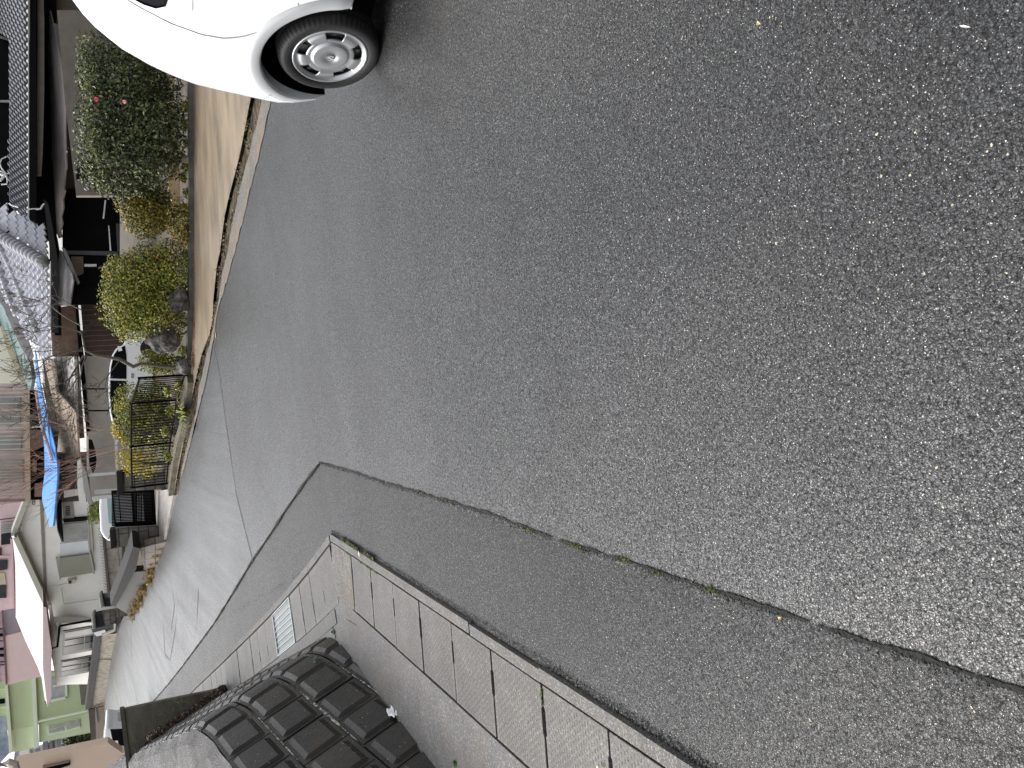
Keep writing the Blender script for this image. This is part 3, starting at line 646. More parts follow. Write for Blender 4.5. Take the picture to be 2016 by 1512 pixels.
# wheel
M_silver=mat('silver_cover',(.36,.37,.38),.36,.05,8,metal=.75); M_steel=mat('black_steel',(.02,.02,.02),.5,.2,10)
def lathe(prof,l0,K=96,skip=None,zc=.28):
    b=MB(); vs=[]; m_=len(prof)
    for k in range(K):
        a=2*math.pi*k/K
        for r_,o in prof:
            rr=r_(k) if callable(r_) else r_
            vs.append(cp(l0+rr*math.cos(a),o,zc+rr*math.sin(a)))
    fs=[]
    for k in range(K):
        for j in range(m_-1):
            if skip and skip(k,j): continue
            fs.append((k*m_+j,k*m_+j+1,((k+1)%K)*m_+j+1,((k+1)%K)*m_+j))
    b.add(vs,fs); return b
def wheel(l0):
    wt=empty('wheel',cp(l0,0,.28),None,None); wt.parent=car; wt.matrix_parent_inverse=car.matrix_world.inverted()
    sh=lambda r_: (lambda k: r_-(.0035 if (k//2)%2 else 0))
    lathe([(.150,-.09),(.195,-.02),(.202,.0),(.207,.006),(.222,.011),(.240,.013),(.254,.009),(sh(.264),.0),(sh(.271),-.012),(sh(.2755),-.028),(.277,-.045),(.273,-.055),(.273,-.062),(.277,-.066),(.277,-.10),(.26,-.15),(.2,-.16)],l0,K=240).build('tyre',M_tyre,wt,smooth=True)
    def win(k,j):
        a=2*math.pi*(k+.5)/180
        if not 5<=j<=8: return False
        for q in range(5):
            d=(a-(math.pi+2*math.pi*q/5)+math.pi)%(2*math.pi)-math.pi
            if abs(d)<R(19): return True
        return False
    prof=[(.002,.0085),(.088,.008),(.094,.006),(.100,-.004),(.110,-.004),(.128,.002),(.136,.004),(.152,.001),(.163,-.002),(.172,-.008),(.182,-.006),(.190,.004),(.199,.008),(.203,.002),(.203,-.01)]
    cov=lathe(prof,l0,K=180,skip=win).build('wheel_cover',M_silver,wt,smooth=True)
    sm=cov.modifiers.new('s','SOLIDIFY'); sm.thickness=.010; sm.offset=-1
    lathe([(.02,-.05),(.1,-.045),(.13,-.02),(.165,-.03),(.2,-.05)],l0,K=64).build('steel_disc',M_steel,wt,smooth=True)
    for q in range(5):
        b=MB(); a=math.pi+2*math.pi*q/5; c=cp(l0+.150*math.cos(a),-.024,.28+.150*math.sin(a)); b.tube([c,c+cn*.008],.013,10)
        b.build('wheel_bolt',mat('nut_grey',(.05,.05,.05),.4,.2,10,metal=.5),wt)
    # emblem: round recess with a slanted S of three bars
    b=MB(); c=cp(l0,.0085,.28); zz=Vector((0,0,1))
    b.tube([c,c+cn*.003],.024,32); e=b.build('emblem_disc',mat('emblem_grey',(.28,.28,.30),.35,.1,8,metal=.7),wt,smooth=False)
    b=MB(); ax=(zz*math.cos(.2)+ct*math.sin(.2)); ay=(ct*math.cos(.2)-zz*math.sin(.2)); c2=c+cn*.0045
    S=[(-.017,.0165),(.008,.0165),(.017,.0085),(.010,.0085),(.004,.012),(-.008,.012),(-.004,.0085),(.017,-.006),(.017,-.0085),(.006,-.0165),(-.017,-.0165) ,(-.017,-.0085),(-.010,-.0085),(-.004,-.012),(.008,-.012),(.004,-.0085),(-.017,.006)]
    b.prism([c2+ax*x+ay*y for x,y in S],-cn*.003); b.build('emblem_letter',mat('emblem_chrome',(.85,.85,.86),.15,.02,8,metal=1),wt)
wheel(0)
wheel(-2.4)

# ---------------- vegetation helpers ----------------
def mpp(p): return (p-O).dot(FW)/F_
def crown(name,blobs,n,leaf,m,root=None,label=None,seed=1,shell=.55,aspect=.5,drop=None):
    r=random.Random(seed); b=MB(); tot=sum(q[2]*q[3] for q in blobs)
    for (px,py,rx,ry,Y) in blobs:
        c=at(px,py,Y); s=mpp(c); rz,rh=rx*s,ry*s; k=int(n*rx*ry/tot)
        for i in range(k):
            while True:
                u=Vector((r.uniform(-1,1),r.uniform(-1,1),r.uniform(-1,1)))
                if .05<u.length<1: break
            rad=shell+(1-shell)*r.random()**.7 if r.random()<.8 else r.random()
            bump=1+.22*mnoise.noise(Vector((u.normalized()*2.2))+Vector((px,py,seed)))+.10*mnoise.noise(u.normalized()*7+Vector((seed,px,0)))
            d=u.normalized()*rad*bump; p=c+Vector((d.x*rh,d.y*rh*.85,d.z*rz))
            nrm=(d+Vector((r.uniform(-.9,.9),r.uniform(-.9,.9),r.uniform(-.6,1.1)))).normalized()
            ax=nrm.orthogonal().normalized(); ay=nrm.cross(ax); q=r.uniform(0,6.28); e1=ax*math.cos(q)+ay*math.sin(q); e2=nrm.cross(e1)
            L_=leaf*r.uniform(.6,1.25)
            b.add([p-e1*L_*.5,p+e2*L_*aspect*.5+nrm*L_*.08,p+e1*L_*.5,p-e2*L_*aspect*.5+nrm*L_*.08],[(0,1,2,3)])
    return b.build(name,m,root,label=label)
def tree_limbs(b,p,d,L_,r0,depth,r,split=3,spread=.6,up=.15,n=5,wig=.25):
    r0=max(r0,.0045)
    pts=[p]; rs=[r0]; q=p; dd=d.copy()
    for i in range(3):
        dd=(dd+Vector((r.uniform(-wig,wig),r.uniform(-wig,wig),r.uniform(-wig,wig)+up*.3))).normalized(); q=q+dd*L_/3; pts.append(q); rs.append(r0*(1-.16*(i+1)))
    b.tube(pts,rs,n,cap=False)
    if depth<=0: return
    for k in range(split):
        nd=(dd+Vector((r.uniform(-spread,spread),r.uniform(-spread,spread),r.uniform(-spread,spread)+up))).normalized()
        tree_limbs(b,pts[r.choice((1,2,3)) if k else 3],nd,L_*r.uniform(.55,.8),rs[-1]*.72,depth-1,r,split,spread,up,max(3,n-1),wig)
M_bark=mat('bark',(.10,.085,.065),.8,.4,20,.01,60); M_bark2=mat('pale_bark',(.30,.24,.16),.75,.3,15,.006,50)
M_ever=leafmat('evergreen_leaf',[(.008,.014,.005),(.018,.032,.010),(.04,.06,.018),(.085,.105,.034),(.20,.21,.09)],.35)
M_tip=leafmat('tip_leaf',[(.06,.085,.015),(.13,.15,.03),(.24,.24,.08)],.4)
M_shrub=leafmat('olive_leaf',[(.02,.028,.005),(.075,.08,.013),(.17,.155,.024),(.30,.25,.045),(.42,.27,.06)],.4)
M_orange=leafmat('bright_leaf',[(.022,.035,.005),(.08,.105,.012),(.20,.23,.026),(.36,.35,.05),(.52,.44,.10)],.35)
M_berry=leafmat('orange_flower',[(.42,.11,.03),(.60,.22,.05),(.62,.32,.08)],.5)
M_yel=leafmat('yellow_leaf',[(.25,.26,.03),(.50,.42,.03),(.75,.52,.03)],.45)
M_pink=mat('pink_petal',(.75,.03,.12),.5,.2,30); M_pale=mat('pale_petal',(.85,.35,.38),.5,.1,30)
# 1 big evergreen
gp=G(386,312); YB=gp.y+.2
ev=empty('evergreen_tree',gp,'wide dark evergreen camellia tree with two pink blooms behind the driveway','tree')
crown('crown',[(235,110,75,60,YB+.3),(250,170,90,75,YB),(250,240,95,80,YB),(255,310,100,85,YB-.1),(215,340,60,50,YB),(195,250,45,90,YB),(290,265,75,80,YB-.2),(320,150,40,60,YB+.1),(330,215,45,50,YB),(190,150,40,60,YB+.1),(245,200,60,130,YB+.2)],30000,.058,M_ever,ev,seed=3)
crown('new_growth',[(172,100,22,40,YB+.1),(178,160,22,50,YB-.1),(180,230,22,55,YB-.1),(185,305,25,60,YB-.2),(200,360,20,30,YB-.2)],1700,.05,M_tip,ev,seed=5)
b=MB(); r=random.Random(4)
b.tube([gp-Vector((0,0,.1)),at(360,314,YB),at(335,318,YB),at(310,300,YB)],[.075,.06,.055,.04],8)
b.tube([at(352,318,YB),at(340,345,YB),at(318,365,YB)],[.035,.028,.02],6); b.tube([at(366,312,YB),at(345,290,YB),at(322,260,YB)],[.04,.03,.02],6)
for k in range(7): tree_limbs(b,at(320,250+15*k,YB),Vector((r.uniform(-.6,.6),0,1)).normalized(),.5,.02,2,r)
b.build('trunk',M_bark2,ev)
for (x,y,rr,mm,nm) in ((190,196,3.6,M_pink,'red_bloom'),(245,201,3.4,M_pale,'pale_bloom')):
    b=MB(); c=at(x,y,YB-1.55 if x>200 else YB-1.25); s=mpp(c)*rr
    for k in range(9):
        a=k*.7; d=Vector((math.cos(a),-.5,math.sin(a))); e=d.orthogonal().normalized()
        b.add([c,c+d*s+e*s*.6,c+d*s*1.1,c+d*s-e*s*.6],[(0,1,2,3)])
    b.box(c,(s*.5,s*.5,s*.5)); b.build(nm,mm,ev)
# 2 middle shrub, 3 orange shrub, low shrubs
def shrub(name,label,base,blobs,n,leaf,m,seed,group=None,flowers=0,cat='shrub',stems=4):
    g0=G(*base); e=empty(name,g0,label,cat,group); Y=g0.y+.1
    bl=[(x,y,rx,ry,Y+dy) for x,y,rx,ry,dy in blobs]
    crown('foliage',bl,n,leaf,m,e,seed=seed)
    b=MB(); r=random.Random(seed)
    for k in range(stems):
        x,y,rx,ry,_=blobs[k%len(blobs)]; b.tube([g0+Vector((r.uniform(-.1,.1),0,-.05)),at((base[0]+x)/2,(base[1]+y)/2+r.uniform(-8,8),Y),at(x,y,Y)],[.025,.018,.01],5)
    b.build('stems',M_bark,e)
    if flowers:
        cr_=[]
        for x,y,rx,ry,dy in blobs:
            for k in range(max(1,flowers//len(blobs))):
                a=r.uniform(0,6.28); f=r.uniform(.5,1.0); cr_.append((x-abs(math.cos(a))*rx*f*(1 if r.random()<.7 else -1),y+math.sin(a)*ry*f,2.0,2.0,Y+dy-.3*r.random()))
        crown('blossom',cr_,len(cr_)*6,.028,M_berry,e,seed=seed+9,shell=.2,aspect=.8)
    return e
shrub('garden_shrub','olive brown rounded shrub right of the dark entrance','__' and (381,420),[(270,400,42,42,0),(285,430,45,42,0),(300,385,40,30,.1),(315,430,32,32,0),(285,408,45,50,.1)],11000,.048,M_shrub,11,flowers=8)
shrub('low_shrub','small yellow green shrub beside the pale garden wall','_' and (383,415),[(352,430,28,42,-.1),(358,465,20,25,-.1)],1700,.045,M_shrub,12,flowers=6)
shrub('orange_flowering_shrub','tallest bright green shrub dotted with orange blossom in front of brown boards','_' and (382,560),[(245,540,45,45,.2),(250,600,55,62,0),(265,635,45,45,0),(300,560,50,55,.1),(290,510,45,35,.2),(340,545,38,45,-.1),(335,500,35,32,0),(300,620,40,50,-.1),(285,570,80,80,.2)],22000,.048,M_orange,13,flowers=60)
shrub('low_shrub','low green shrub between the boulder and the garden bed edge','_' and (380,640),[(352,630,18,22,-.1),(345,660,16,16,-.1),(330,640,20,22,.1)],1500,.04,M_orange,14,flowers=8)
shrub('clipped_shrub','small clipped green shrub at the end of the iron fence','_' and (375,712),[(300,712,30,26,0),(325,715,32,24,0)],2600,.04,M_orange,15,flowers=6)
shrub('fence_shrub','dark green shrub growing behind the iron fence','_' and (348,830),[(255,800,32,50,.5),(290,830,45,55,.5),(300,780,35,35,.5),(260,850,30,40,.5),(310,840,35,60,.4)],11000,.05,M_orange,16,cat='shrub')
shrub('yellow_shrub','yellow leaved shrub by the dark stone gate pillar','_' and (345,915),[(255,905,30,28,.4),(280,915,35,32,.4)],800,.06,M_yel,17)
shrub('yellow_shrub','yellow flower spike above the iron fence','_' and (348,850),[(228,845,10,22,.4),(240,802,14,10,.4),(244,858,9,16,.4)],420,.06,M_yel,18,stems=3)
# strap leaved plant outside the fence
def strap(label,base,n,L_,seed,lean,mm):
    g0=G(*base); b=MB(); r=random.Random(seed)
    for k in range(n):
        a=r.uniform(0,6.28); d=Vector((math.cos(a),math.sin(a),0)); h=r.uniform(.5,1.)*L_; wd=r.uniform(.008,.016); pts=[]
        for i in range(6):
            f=i/5; pts.append(g0+Vector((lean[0]*f,lean[1]*f,0))+d*(h*.75*f)+Vector((0,0,h*(f*1.1-.85*f*f)+.02)))
        nn=Vector((-d.y,d.x,0)); vs=[]
        for i,p in enumerate(pts): w_=wd*(1-(i/5)**2*.9); vs+= [p+nn*w_,p-nn*w_]
        b.add(vs,[(2*i,2*i+1,2*i+3,2*i+2) for i in range(5)])
    o=b.build('strap_leaf_plant',mm); tag(o,label,'plant'); return o
M_strap=leafmat('strap_leaf',[(.10,.15,.02),(.25,.30,.04),(.55,.45,.08)],.4)
strap('yellowing strap leaved plant spilling over the kerb by the fence',(378,812),46,.62,3,(.0,-.1),M_strap)
def bare(name,label,base,pts,rs,seeds,seed,depth=4,L_=.6,m=M_bark,cat='tree',spread=.75):
    g0=G(*base); e=empty(name,g0,label,cat); r=random.Random(seed); Y=g0.y+.05; b=MB()
    P=[g0-Vector((0,0,.1))]+[at(x,y,Y) for x,y in pts]; b.tube(P,rs,8); b.build('trunk',m,e)
    b=MB()
    for (x,y,dx,dz,l,rr) in seeds: tree_limbs(b,at(x,y,Y),Vector((dx,r.uniform(-.35,.35),dz)).normalized(),l,rr*.8,depth,r,3,spread,.12,n=4)
    b.build('twigs',m,e); return e
bare('bare_tree','leafless dark tree with crooked trunk in front of the white garage car','_' and (378,722),[(330,722),(278,716),(262,722),(235,707),(190,700),(168,690),(160,650)],[.032,.028,.028,.032,.028,.022,.016,.012],
 [(162,690,-.3,1,.5,.022),(160,655,.3,1,.5,.02),(165,700,-1,.4,.6,.022),(150,735,-.6,.8,.5,.016),(170,700,-1,.2,.55,.018),(158,640,.7,.6,.5,.018),(235,710,-1,.7,.35,.012),(160,610,.5,.7,.4,.014),(140,765,-.5,.6,.5,.014),(120,690,-.2,1,.4,.012),(155,740,-.8,.3,.4,.012),(165,680,-.5,.6,.4,.012)],8,depth=4)
bare('bare_bush','tangle of thin reddish leafless stems behind the fence','_' and (345,880),[(300,878),(260,878)],[.02,.015,.012],
 [(255,875,.1,1,1.0,.010),(255,880,-.2,1,1.0,.010),(250,870,.35,1,.9,.009),(245,885,-.45,1,.9,.009),(250,890,.0,1,1.1,.009),(240,860,.5,.9,.9,.009),(235,900,-.3,1,.9,.008)],9,depth=3,m=mat('red_twig',(.28,.16,.11),.7,.3,20),spread=.35)
# boulders
def rock(label,x,y,rx,ry,seed):
    bm=bmesh.new(); bmesh.ops.create_icosphere(bm,subdivisions=4,radius=1); c=at(x,y,G(383,y).y-.05); s=mpp(c)
    me=bpy.data.meshes.new('boulder')
    for v in bm.verts:
        u=v.co.normalized(); f=1+.28*mnoise.noise(u*1.3+Vector((seed,0,0)))+.13*mnoise.noise(u*4+Vector((seed,1,0)))+.05*mnoise.noise(u*11)
        v.co=Vector((u.x*ry*s*f,u.y*ry*s*.8*f,u.z*rx*s*f))
    bm.to_mesh(me); bm.free(); o=bpy.data.objects.new('boulder',me); o.location=c; C.objects.link(o); me.materials.append(M_rock); tag(o,label,'boulder','boulders in the garden bed')
M_rock=mat('grey_rock',(.035,.032,.028),.85,.4,6,.02,30,col2=(.26,.24,.22),thr=(.42,.72))
rock('large grey boulder left of the orange flowering shrub',322,668,30,30,1); rock('pale grey boulder right of the orange flowering shrub',372,462,15,18,2); rock('low grey boulder under the orange flowering shrub',352,592,20,24,3); rock('dark boulder below the clipped shrub',362,722,13,16,4)
b=MB(); r=random.Random(6)
for i in range(1100):
    y_=r.uniform(480,720); x_=r.uniform(374,384); p=G(x_,y_,.03); s=.02; a=r.uniform(0,6)
    e1=Vector((math.cos(a),math.sin(a),r.uniform(-.4,.4)))*s; e2=Vector((-math.sin(a),math.cos(a),r.uniform(-.4,.4)))*s*.6; b.add([p-e1,p+e2,p+e1,p-e2],[(0,1,2,3)])
tag(b.build('fallen_leaves',leafmat('fallen',[(.12,.03,.01),(.35,.10,.02),(.5,.2,.04),(.05,.03,.015)],.6)),'orange brown fallen leaves along the garden bed','leaves',kind='stuff')

# ---------------- driveway side: kerb, gully, apron, bed ----------------
def shift(L_,d):
    out=[]
    for i,p in enumerate(L_):
        t=(L_[min(i+1,len(L_)-1)]-L_[max(i-1,0)]).normalized(); nn=Vector((t.y,-t.x,0)); nn=nn if nn.y>0 else -nn; out.append(p+nn*d)
    return out
edx=[edR]+ed
g1=line([(540,100),(519,199),(495,298),(473,380),(462,430),(453,485),(441,532),(432,595),(428,612),(419,660),(411,690),(401,735),(394,760),(388,810),(376,855),(366.7,890),(359,930),(352,972)])
g2=line([(523,100),(498,199),(479,298),(456,385),(445,435),(439,490),(431,525),(424,595),(426,612),(417,660),(403,690),(392,735),(385,765),(376,810),(370,845),(361,890),(353,930),(346,972)])
M_kerb2=concrete('street_kerb',.12,.6,stain=(.22,.16,.09),st=.95,warm=.08,bd=.006)
struct(loft('kerb',edx,[edR+Vector((.0,.35,0))]+g1,M_kerb2,.018,n=3,rows=200,jit=.018))
M_moss2=leafmat('dry_moss',[(.02,.018,.01),(.08,.065,.03),(.22,.17,.07)],.9)
struct(loft('gully',[edR+Vector((0,.33,0))]+g1,[edR+Vector((0,.7,0))]+g2,M_dirt,-.01,n=4,rows=120))
back=line([(384,-60),(384,60),(384,160),(384,280),(385,400),(384,520),(383,640),(379,700),(378,735),(371,770),(362,815),(352,880),(338,950)])
struct(loft('driveway',[edR+Vector((0,.66,0))]+g2,[edR+Vector((1.5,6,0))]+back,M_apron,.03,n=14,rows=80))
bedge=shift(back,.0)
struct(ribbon('bed_edge',back[:9],.16,mat('bed_kerb',(.07,.065,.055),.7,.5,5),.10,th=.15,wn=.1,step=.3,seed=4))
struct(ribbon('fence_kerb',line([(384,745),(377,790),(372,830),(360,870),(353,905),(344,968)]),.17,mat('old_kerb',(.10,.09,.06),.8,.5,8,.01,50),.12,th=.16,wn=.1,step=.1,seed=8))
b=MB(); r=random.Random(16)
for i in range(5200):
    k=r.uniform(0,len(g1)-1.001); j=int(k); f=k-j; p=(g1[j].lerp(g1[j+1],f)).lerp(g2[j].lerp(g2[j+1],f),r.uniform(-.1,1.25)); 
    if mnoise.noise(p*2.2)<-.1: continue
    p.z=gz(p.x,p.y)+r.uniform(.0,.035); s=r.uniform(.006,.018); a=r.uniform(0,6); e1=Vector((math.cos(a),math.sin(a),r.uniform(-.6,.6)))*s; e2=Vector((-math.sin(a),math.cos(a),r.uniform(-.6,.6)))*s*.7
    b.add([p-e1,p+e2,p+e1,p-e2],[(0,1,2,3)])
tag(b.build('gully_debris',M_moss2),'dry moss and grit caught in the gully by the kerb','debris',kind='stuff')

# ---------------- roof tiles as real relief on a sloping plane ----------------
def tiled(name,m,root,pl,poly,a,bp,tw,th,amp=.035,step=.03,flat=False):
    # a->bp: eave direction (3D points on the plane)
    e=(bp-a).normalized(); n=pl.n; s=n.cross(e); s=s if s.z>0 else -s
    hp=[pl.hit(x,y) for x,y in poly]; us=[(p-a).dot(e) for p in hp]; vs_=[(p-a).dot(s) for p in hp]
    NU,NV=6,3; b=MB(); u0=math.floor(min(us)/tw); u1=math.ceil(max(us)/tw); v0=math.floor(min(vs_)/th); v1=math.ceil(max(vs_)/th)
    for i in range(u0,u1):
        for j in range(v0,v1):
            c=a+e*((i+.5)*tw)+s*((j+.5)*th); x,y=proj(c)
            if not inpoly(x,y,poly): continue
            V=[]
            for q in range(NV):
                g=(0,.02,1)[q]
                for k in range(NU+1):
                    f=k/NU; hgt=amp*(.5-.5*math.cos(2*math.pi*min(1,f*1.35)) if f<.74 else 0)*(1 if not flat else .3)
                    z=hgt+step*(1-g if q else 0)+(0 if q else -.01)
                    V.append(a+e*((i+f)*tw)+s*((j+g)*th+(.0))+n*(z+rnd.uniform(-.001,.001)))
            b.add(V,[(q*(NU+1)+k,q*(NU+1)+k+1,(q+1)*(NU+1)+k+1,(q+1)*(NU+1)+k) for q in range(NV-1) for k in range(NU)])
    return b.build(name,m,root)
M_tile=mat('roof_tile',(.085,.085,.10),.36,.25,9,.002,60,spec=.5); M_tileL=mat('roof_tile_sheen',(.50,.50,.54),.33,.2,6,.002,60,spec=.6)  # paler tile has the bright sheen painted into its base colour
M_dark=mat('recess_shade_and_dark',(.004,.004,.005),.8,.3,4,spec=.1); M_dkwood=mat('dark_wood',(.014,.013,.013),.6,.3,6,stretch=(1,1,.3),spec=.25); M_beam=mat('grey_beam',(.13,.12,.11),.65,.2,5)  # near-black tone paints shade in flat recesses; real dark parts share it
M_gut=mat('gutter_metal',(.30,.30,.31),.35,.15,10,metal=.3); M_beige=mat('beige_stucco',(.13,.11,.09),.85,.18,3,.004,70)
M_pglass=mat('window_glass',(.02,.023,.027),.12,.3,2,spec=.15); M_frame=mat('window_frame',(.055,.045,.04),.4,.2,10)
# ---- tiled house on the right ----
HA=empty('tiled_house',at(200,250,26.5),'low traditional house with grey wavy roof tiles and dark timber eaves behind the evergreen tree','house')
HA.location.z=gz(HA.location.x,HA.location.y); bpy.context.view_layer.update()
P29=FP(29.5); P26=FP(26.6); P25=FP(25.6)
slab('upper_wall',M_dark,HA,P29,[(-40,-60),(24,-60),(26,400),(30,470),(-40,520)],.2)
wf=slab('window_frame',M_gut,HA,P29,[[(0,70),(18,75),(18,79),(0,74)],[(0,197),(18,197),(18,201),(0,201)],[(18,70),(21.5,70),(21.5,392),(18.5,392)]],.06,.08)
a=at(55,0,25.0); c_=at(57,425,25.6); u_=at(22,200,27.6); rp=P3(a,c_,u_)
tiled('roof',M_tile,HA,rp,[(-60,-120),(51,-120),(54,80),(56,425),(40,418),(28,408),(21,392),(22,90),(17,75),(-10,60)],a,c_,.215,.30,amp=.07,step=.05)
b=MB(); b.tube([at(57,-120,24.9),at(57,430,25.5)],.028,6); b.build('gutter',M_gut,HA)
slab('fascia',M_dark,HA,FP(25.3,-.02),[(57,-120),(71,-120),(71,440),(58,432)],.25)
slab('beam',M_beam,HA,FP(25.5,-.02),[(73,-120),(84,-60),(87,45),(87,180),(84,300),(81,345),(72,345),(72,200),(74,90)],.12)
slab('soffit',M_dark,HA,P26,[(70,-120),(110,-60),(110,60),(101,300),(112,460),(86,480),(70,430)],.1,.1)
slab('front_wall',M_beige,HA,P26,[(100,-60),(420,-60),(420,372),(120,372),(110,200)],.15,-.15)
M_poly=mat('awning_sheet',(.085,.075,.07),.5,.25,2,col2=(.17,.15,.14))
aw=P3(at(92,60,26.4),at(112,440,26.4),at(131,260,24.6)); slab('awning',M_poly,HA,aw,[(98,20),(110,70),(118,110),(127,160),(130,200),(129,262),(131,330),(129,336),(126,370),(128,376),(124,392),(125,408),(121,425),(123,440),(119,455),(121,467),(115,469),(104,430),(96,380),(92,300),(92,150)],.03)
slab('awning_rail',mat('slate_rail',(.05,.05,.06),.5,.1,4),HA,FP(24.4),[(106,45),(119,50),(137,156),(130,160)],.08)
slab('entrance',M_dark,HA,P26,[(122,372),(236,372),(236,600),(124,600)],.1,.0)  # flat slab, the shade of the doorway is its near-black colour
slab('doorway_post',mat('slate_post',(.055,.058,.068),.5,.15,5),HA,P26,[[(128,493),(232,495),(232,502),(128,501)],[(228,440),(236,440),(236,495),(231,495)]],.15,.12)
slab('white_rail',mat('white_metal',(.7,.7,.68),.4,.08,6),HA,P26,[[(206,394),(209,394),(205,430),(202,430)],[(213,444),(215,444),(219,493),(216,493)]],.06,.5)
slab('wall_box',mat('brown_box',(.10,.07,.055),.6,.2,6),HA,P26,[(140,505),(164,505),(164,535),(153,540),(141,538)],.3,.4)
slab('metal_shelf',mat('white_metal',(.7,.7,.68)),HA,P26,[(166,520),(190,520),(190,524),(166,524)],.1,.45)
# hip roof wing: face turned right, hip ridge, face turned to the street
A1=at(96,508,25.6); B1=at(86,392,27.2); Cc=at(2,462,27.6); r1=P3(A1,B1,Cc)
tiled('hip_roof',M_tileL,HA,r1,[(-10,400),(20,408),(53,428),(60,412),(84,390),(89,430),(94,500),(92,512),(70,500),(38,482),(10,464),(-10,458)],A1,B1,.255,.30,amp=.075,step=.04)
A2=at(97,528,25.6); B2=at(99,715,26.6); C2=at(8,500,28.6); r2=P3(A2,B2,C2)
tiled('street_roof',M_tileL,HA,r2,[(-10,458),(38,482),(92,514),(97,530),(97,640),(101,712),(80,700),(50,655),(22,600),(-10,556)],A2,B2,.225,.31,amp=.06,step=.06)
M_ridge=mat('ridge_tile',(.26,.26,.28),.4,.2,6)
b=MB()
def ridge(p,q,r_,n=14):
    for i in range(n):
        f=i/n; f2=(i+.9)/n; b.tube([p.lerp(q,f),p.lerp(q,f2)],[r_,r_*1.05],10); b.tube([p.lerp(q,f2-.02),p.lerp(q,f2+.01)],r_*1.18,10)
off=r2.n*.10
ridge(at(-6,456,27.8)+off,at(93,516,25.4)+off,.15); b.build('hip_ridge',M_ridge,HA,smooth=True)
b=MB(); ridge(at(8,482,28.6)+off,at(28,522,28.3)+off,.10,6); ridge(at(28,522,28.3)+off,at(84,655,26.9)+off,.10,16); b.build('ridge_roll',M_ridge,HA,smooth=True)
b=MB(); ridge(at(-5,492,29.1)+off,at(42,618,28.4)+off,.12,14); b.build('ridge_roll',M_ridge,HA,smooth=True)
slab('verge_wall',mat('pale_verge',(.36,.345,.355),.6,.12,2),HA,FP(29.8),[(-10,546),(0,540),(15,575),(44,635),(66,700),(60,712),(30,650),(5,602),(-10,585)],.2)
b=MB(); b.tube([at(100.5,514,25.3),at(99,640,25.9)],.03,6); b.build('gutter',M_gut,HA)
slab('fascia',M_dkwood,HA,FP(25.6,-.1),[(86,392),(93,450),(100,512),(101,655),(114,655),(113,510),(104,450),(94,400)],.2,-.05)
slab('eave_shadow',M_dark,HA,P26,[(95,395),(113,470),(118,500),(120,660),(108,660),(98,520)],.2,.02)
cvp=P3(at(116,480,26.2),at(116,600,26.2),at(142,560,24.9)); slab('curved_awning',mat('curved_sheet',(.06,.055,.055),.4,.2,2,col2=(.25,.24,.24)),HA,cvp,[(118,492),(124,500),(132,520),(142,540),(144,552),(141,575),(137,602),(114,602),(114,520)],.03)
slab('awning_strut',M_beam,HA,FP(25.0),[(121,487),(128,489),(140,515),(157,556),(153,560),(136,525)],.08)
b=MB(); M_wire=mat('white_cable',(.7,.7,.7),.5,.1,5)
def wire(pts,Y,r_=.012): b.tube([at(x,y,Y) for x,y in pts],r_,5)
wire([(18,400),(23,404),(30,406),(36,408)],26.0,.02); wire([(53,418),(58,412),(66,411),(74,412),(80,411),(85,403),(90,400)],25.2,.025)
wire([(0,336),(9,341),(12,343),(20,340)],28.6,.02); wire([(12,341),(0,356)],28.6,.04); wire([(12,343),(15,356),(13,362),(2,363)],28.6,.025); wire([(13,308),(3,313),(0,322),(3,331),(11,341)],28.6,.02); wire([(0,342),(12,346)],28.6,.045)
b.build('cable',M_wire,HA)
# ---- garden wall and bits behind the tree ----
gw=empty('garden_wall',G(384,230),'low orange beige garden wall seen under the evergreen tree','wall')
slab('wall_face',mat('peach_panel',(.50,.36,.20),.8,.25,8,.01,20),gw,FP(16.6),[(331,120),(329,300),(332,380),(345,410),(400,430),(400,100)],.12)
slab('pale_panel',mat('pale_panel',(.50,.50,.46),.7,.2,5),gw,FP(16.3),[(345,140),(368,140),(366,190),(357,215),(345,215)],.1)
nb=empty('outbuilding',at(200,150,22),'beige wall and shed seen through the evergreen tree','shed')
slab('wall_face',mat('shed_wall',(.17,.15,.125),.8,.2,3),nb,FP(22.5),[(112,20),(300,20),(370,200),(370,330),(250,385),(150,385),(128,200)],.2)
slab('dark_panel',M_dark,nb,FP(22.2),[[(150,330),(330,330),(330,352),(150,352)],[(320,152),(365,152),(365,162),(320,162)]],.1)
# ---- garage with brown boards, white car ----
GA=empty('garage',at(250,700,28),'old garage wall of brown boards and beige panels under a mottled roof','garage'); GA.location.z=gz(GA.location.x,28); bpy.context.view_layer.update()
P28=FP(28.5)
slab('board_wall',stripes('brown_boards',(.07,.04,.03),(.23,.135,.10),.16,.12,'x',.6,.35),GA,P28,[(154,540),(300,540),(300,700),(167,700)],.1)
slab('upper_boards',mat('orange_boards',(.16,.10,.07),.7,.3,4,col2=(.34,.22,.16)),GA,P28,[(104,606),(152,600),(160,702),(106,702)],.1,.02)
slab('beige_panel',mat('garage_panel',(.47,.43,.38),.7,.1,2),GA,P28,[[(166,701),(320,701),(320,764),(170,764)],[(170,767),(320,767),(320,807),(173,807)],[(173,810),(320,810),(320,870),(176,870)]],.08)
slab('panel_gaps',M_dark,GA,P28,[(166,700),(320,700),(320,872),(176,872)],.08,-.06)
slab('lintel',M_dark,GA,P28,[(150,560),(157,640),(165,700),(171,790),(178,860),(171,862),(158,730),(145,560)],.2,.15)
slab('crossbeam',M_beige,GA,P28,[(143,700),(154,698),(160,780),(166,862),(150,864)],.15,.25)
M_mott=mat('mottled_roof',(.16,.14,.11),.8,.3,5.5,.02,20,col2=(.70,.68,.66),thr=(.42,.60))
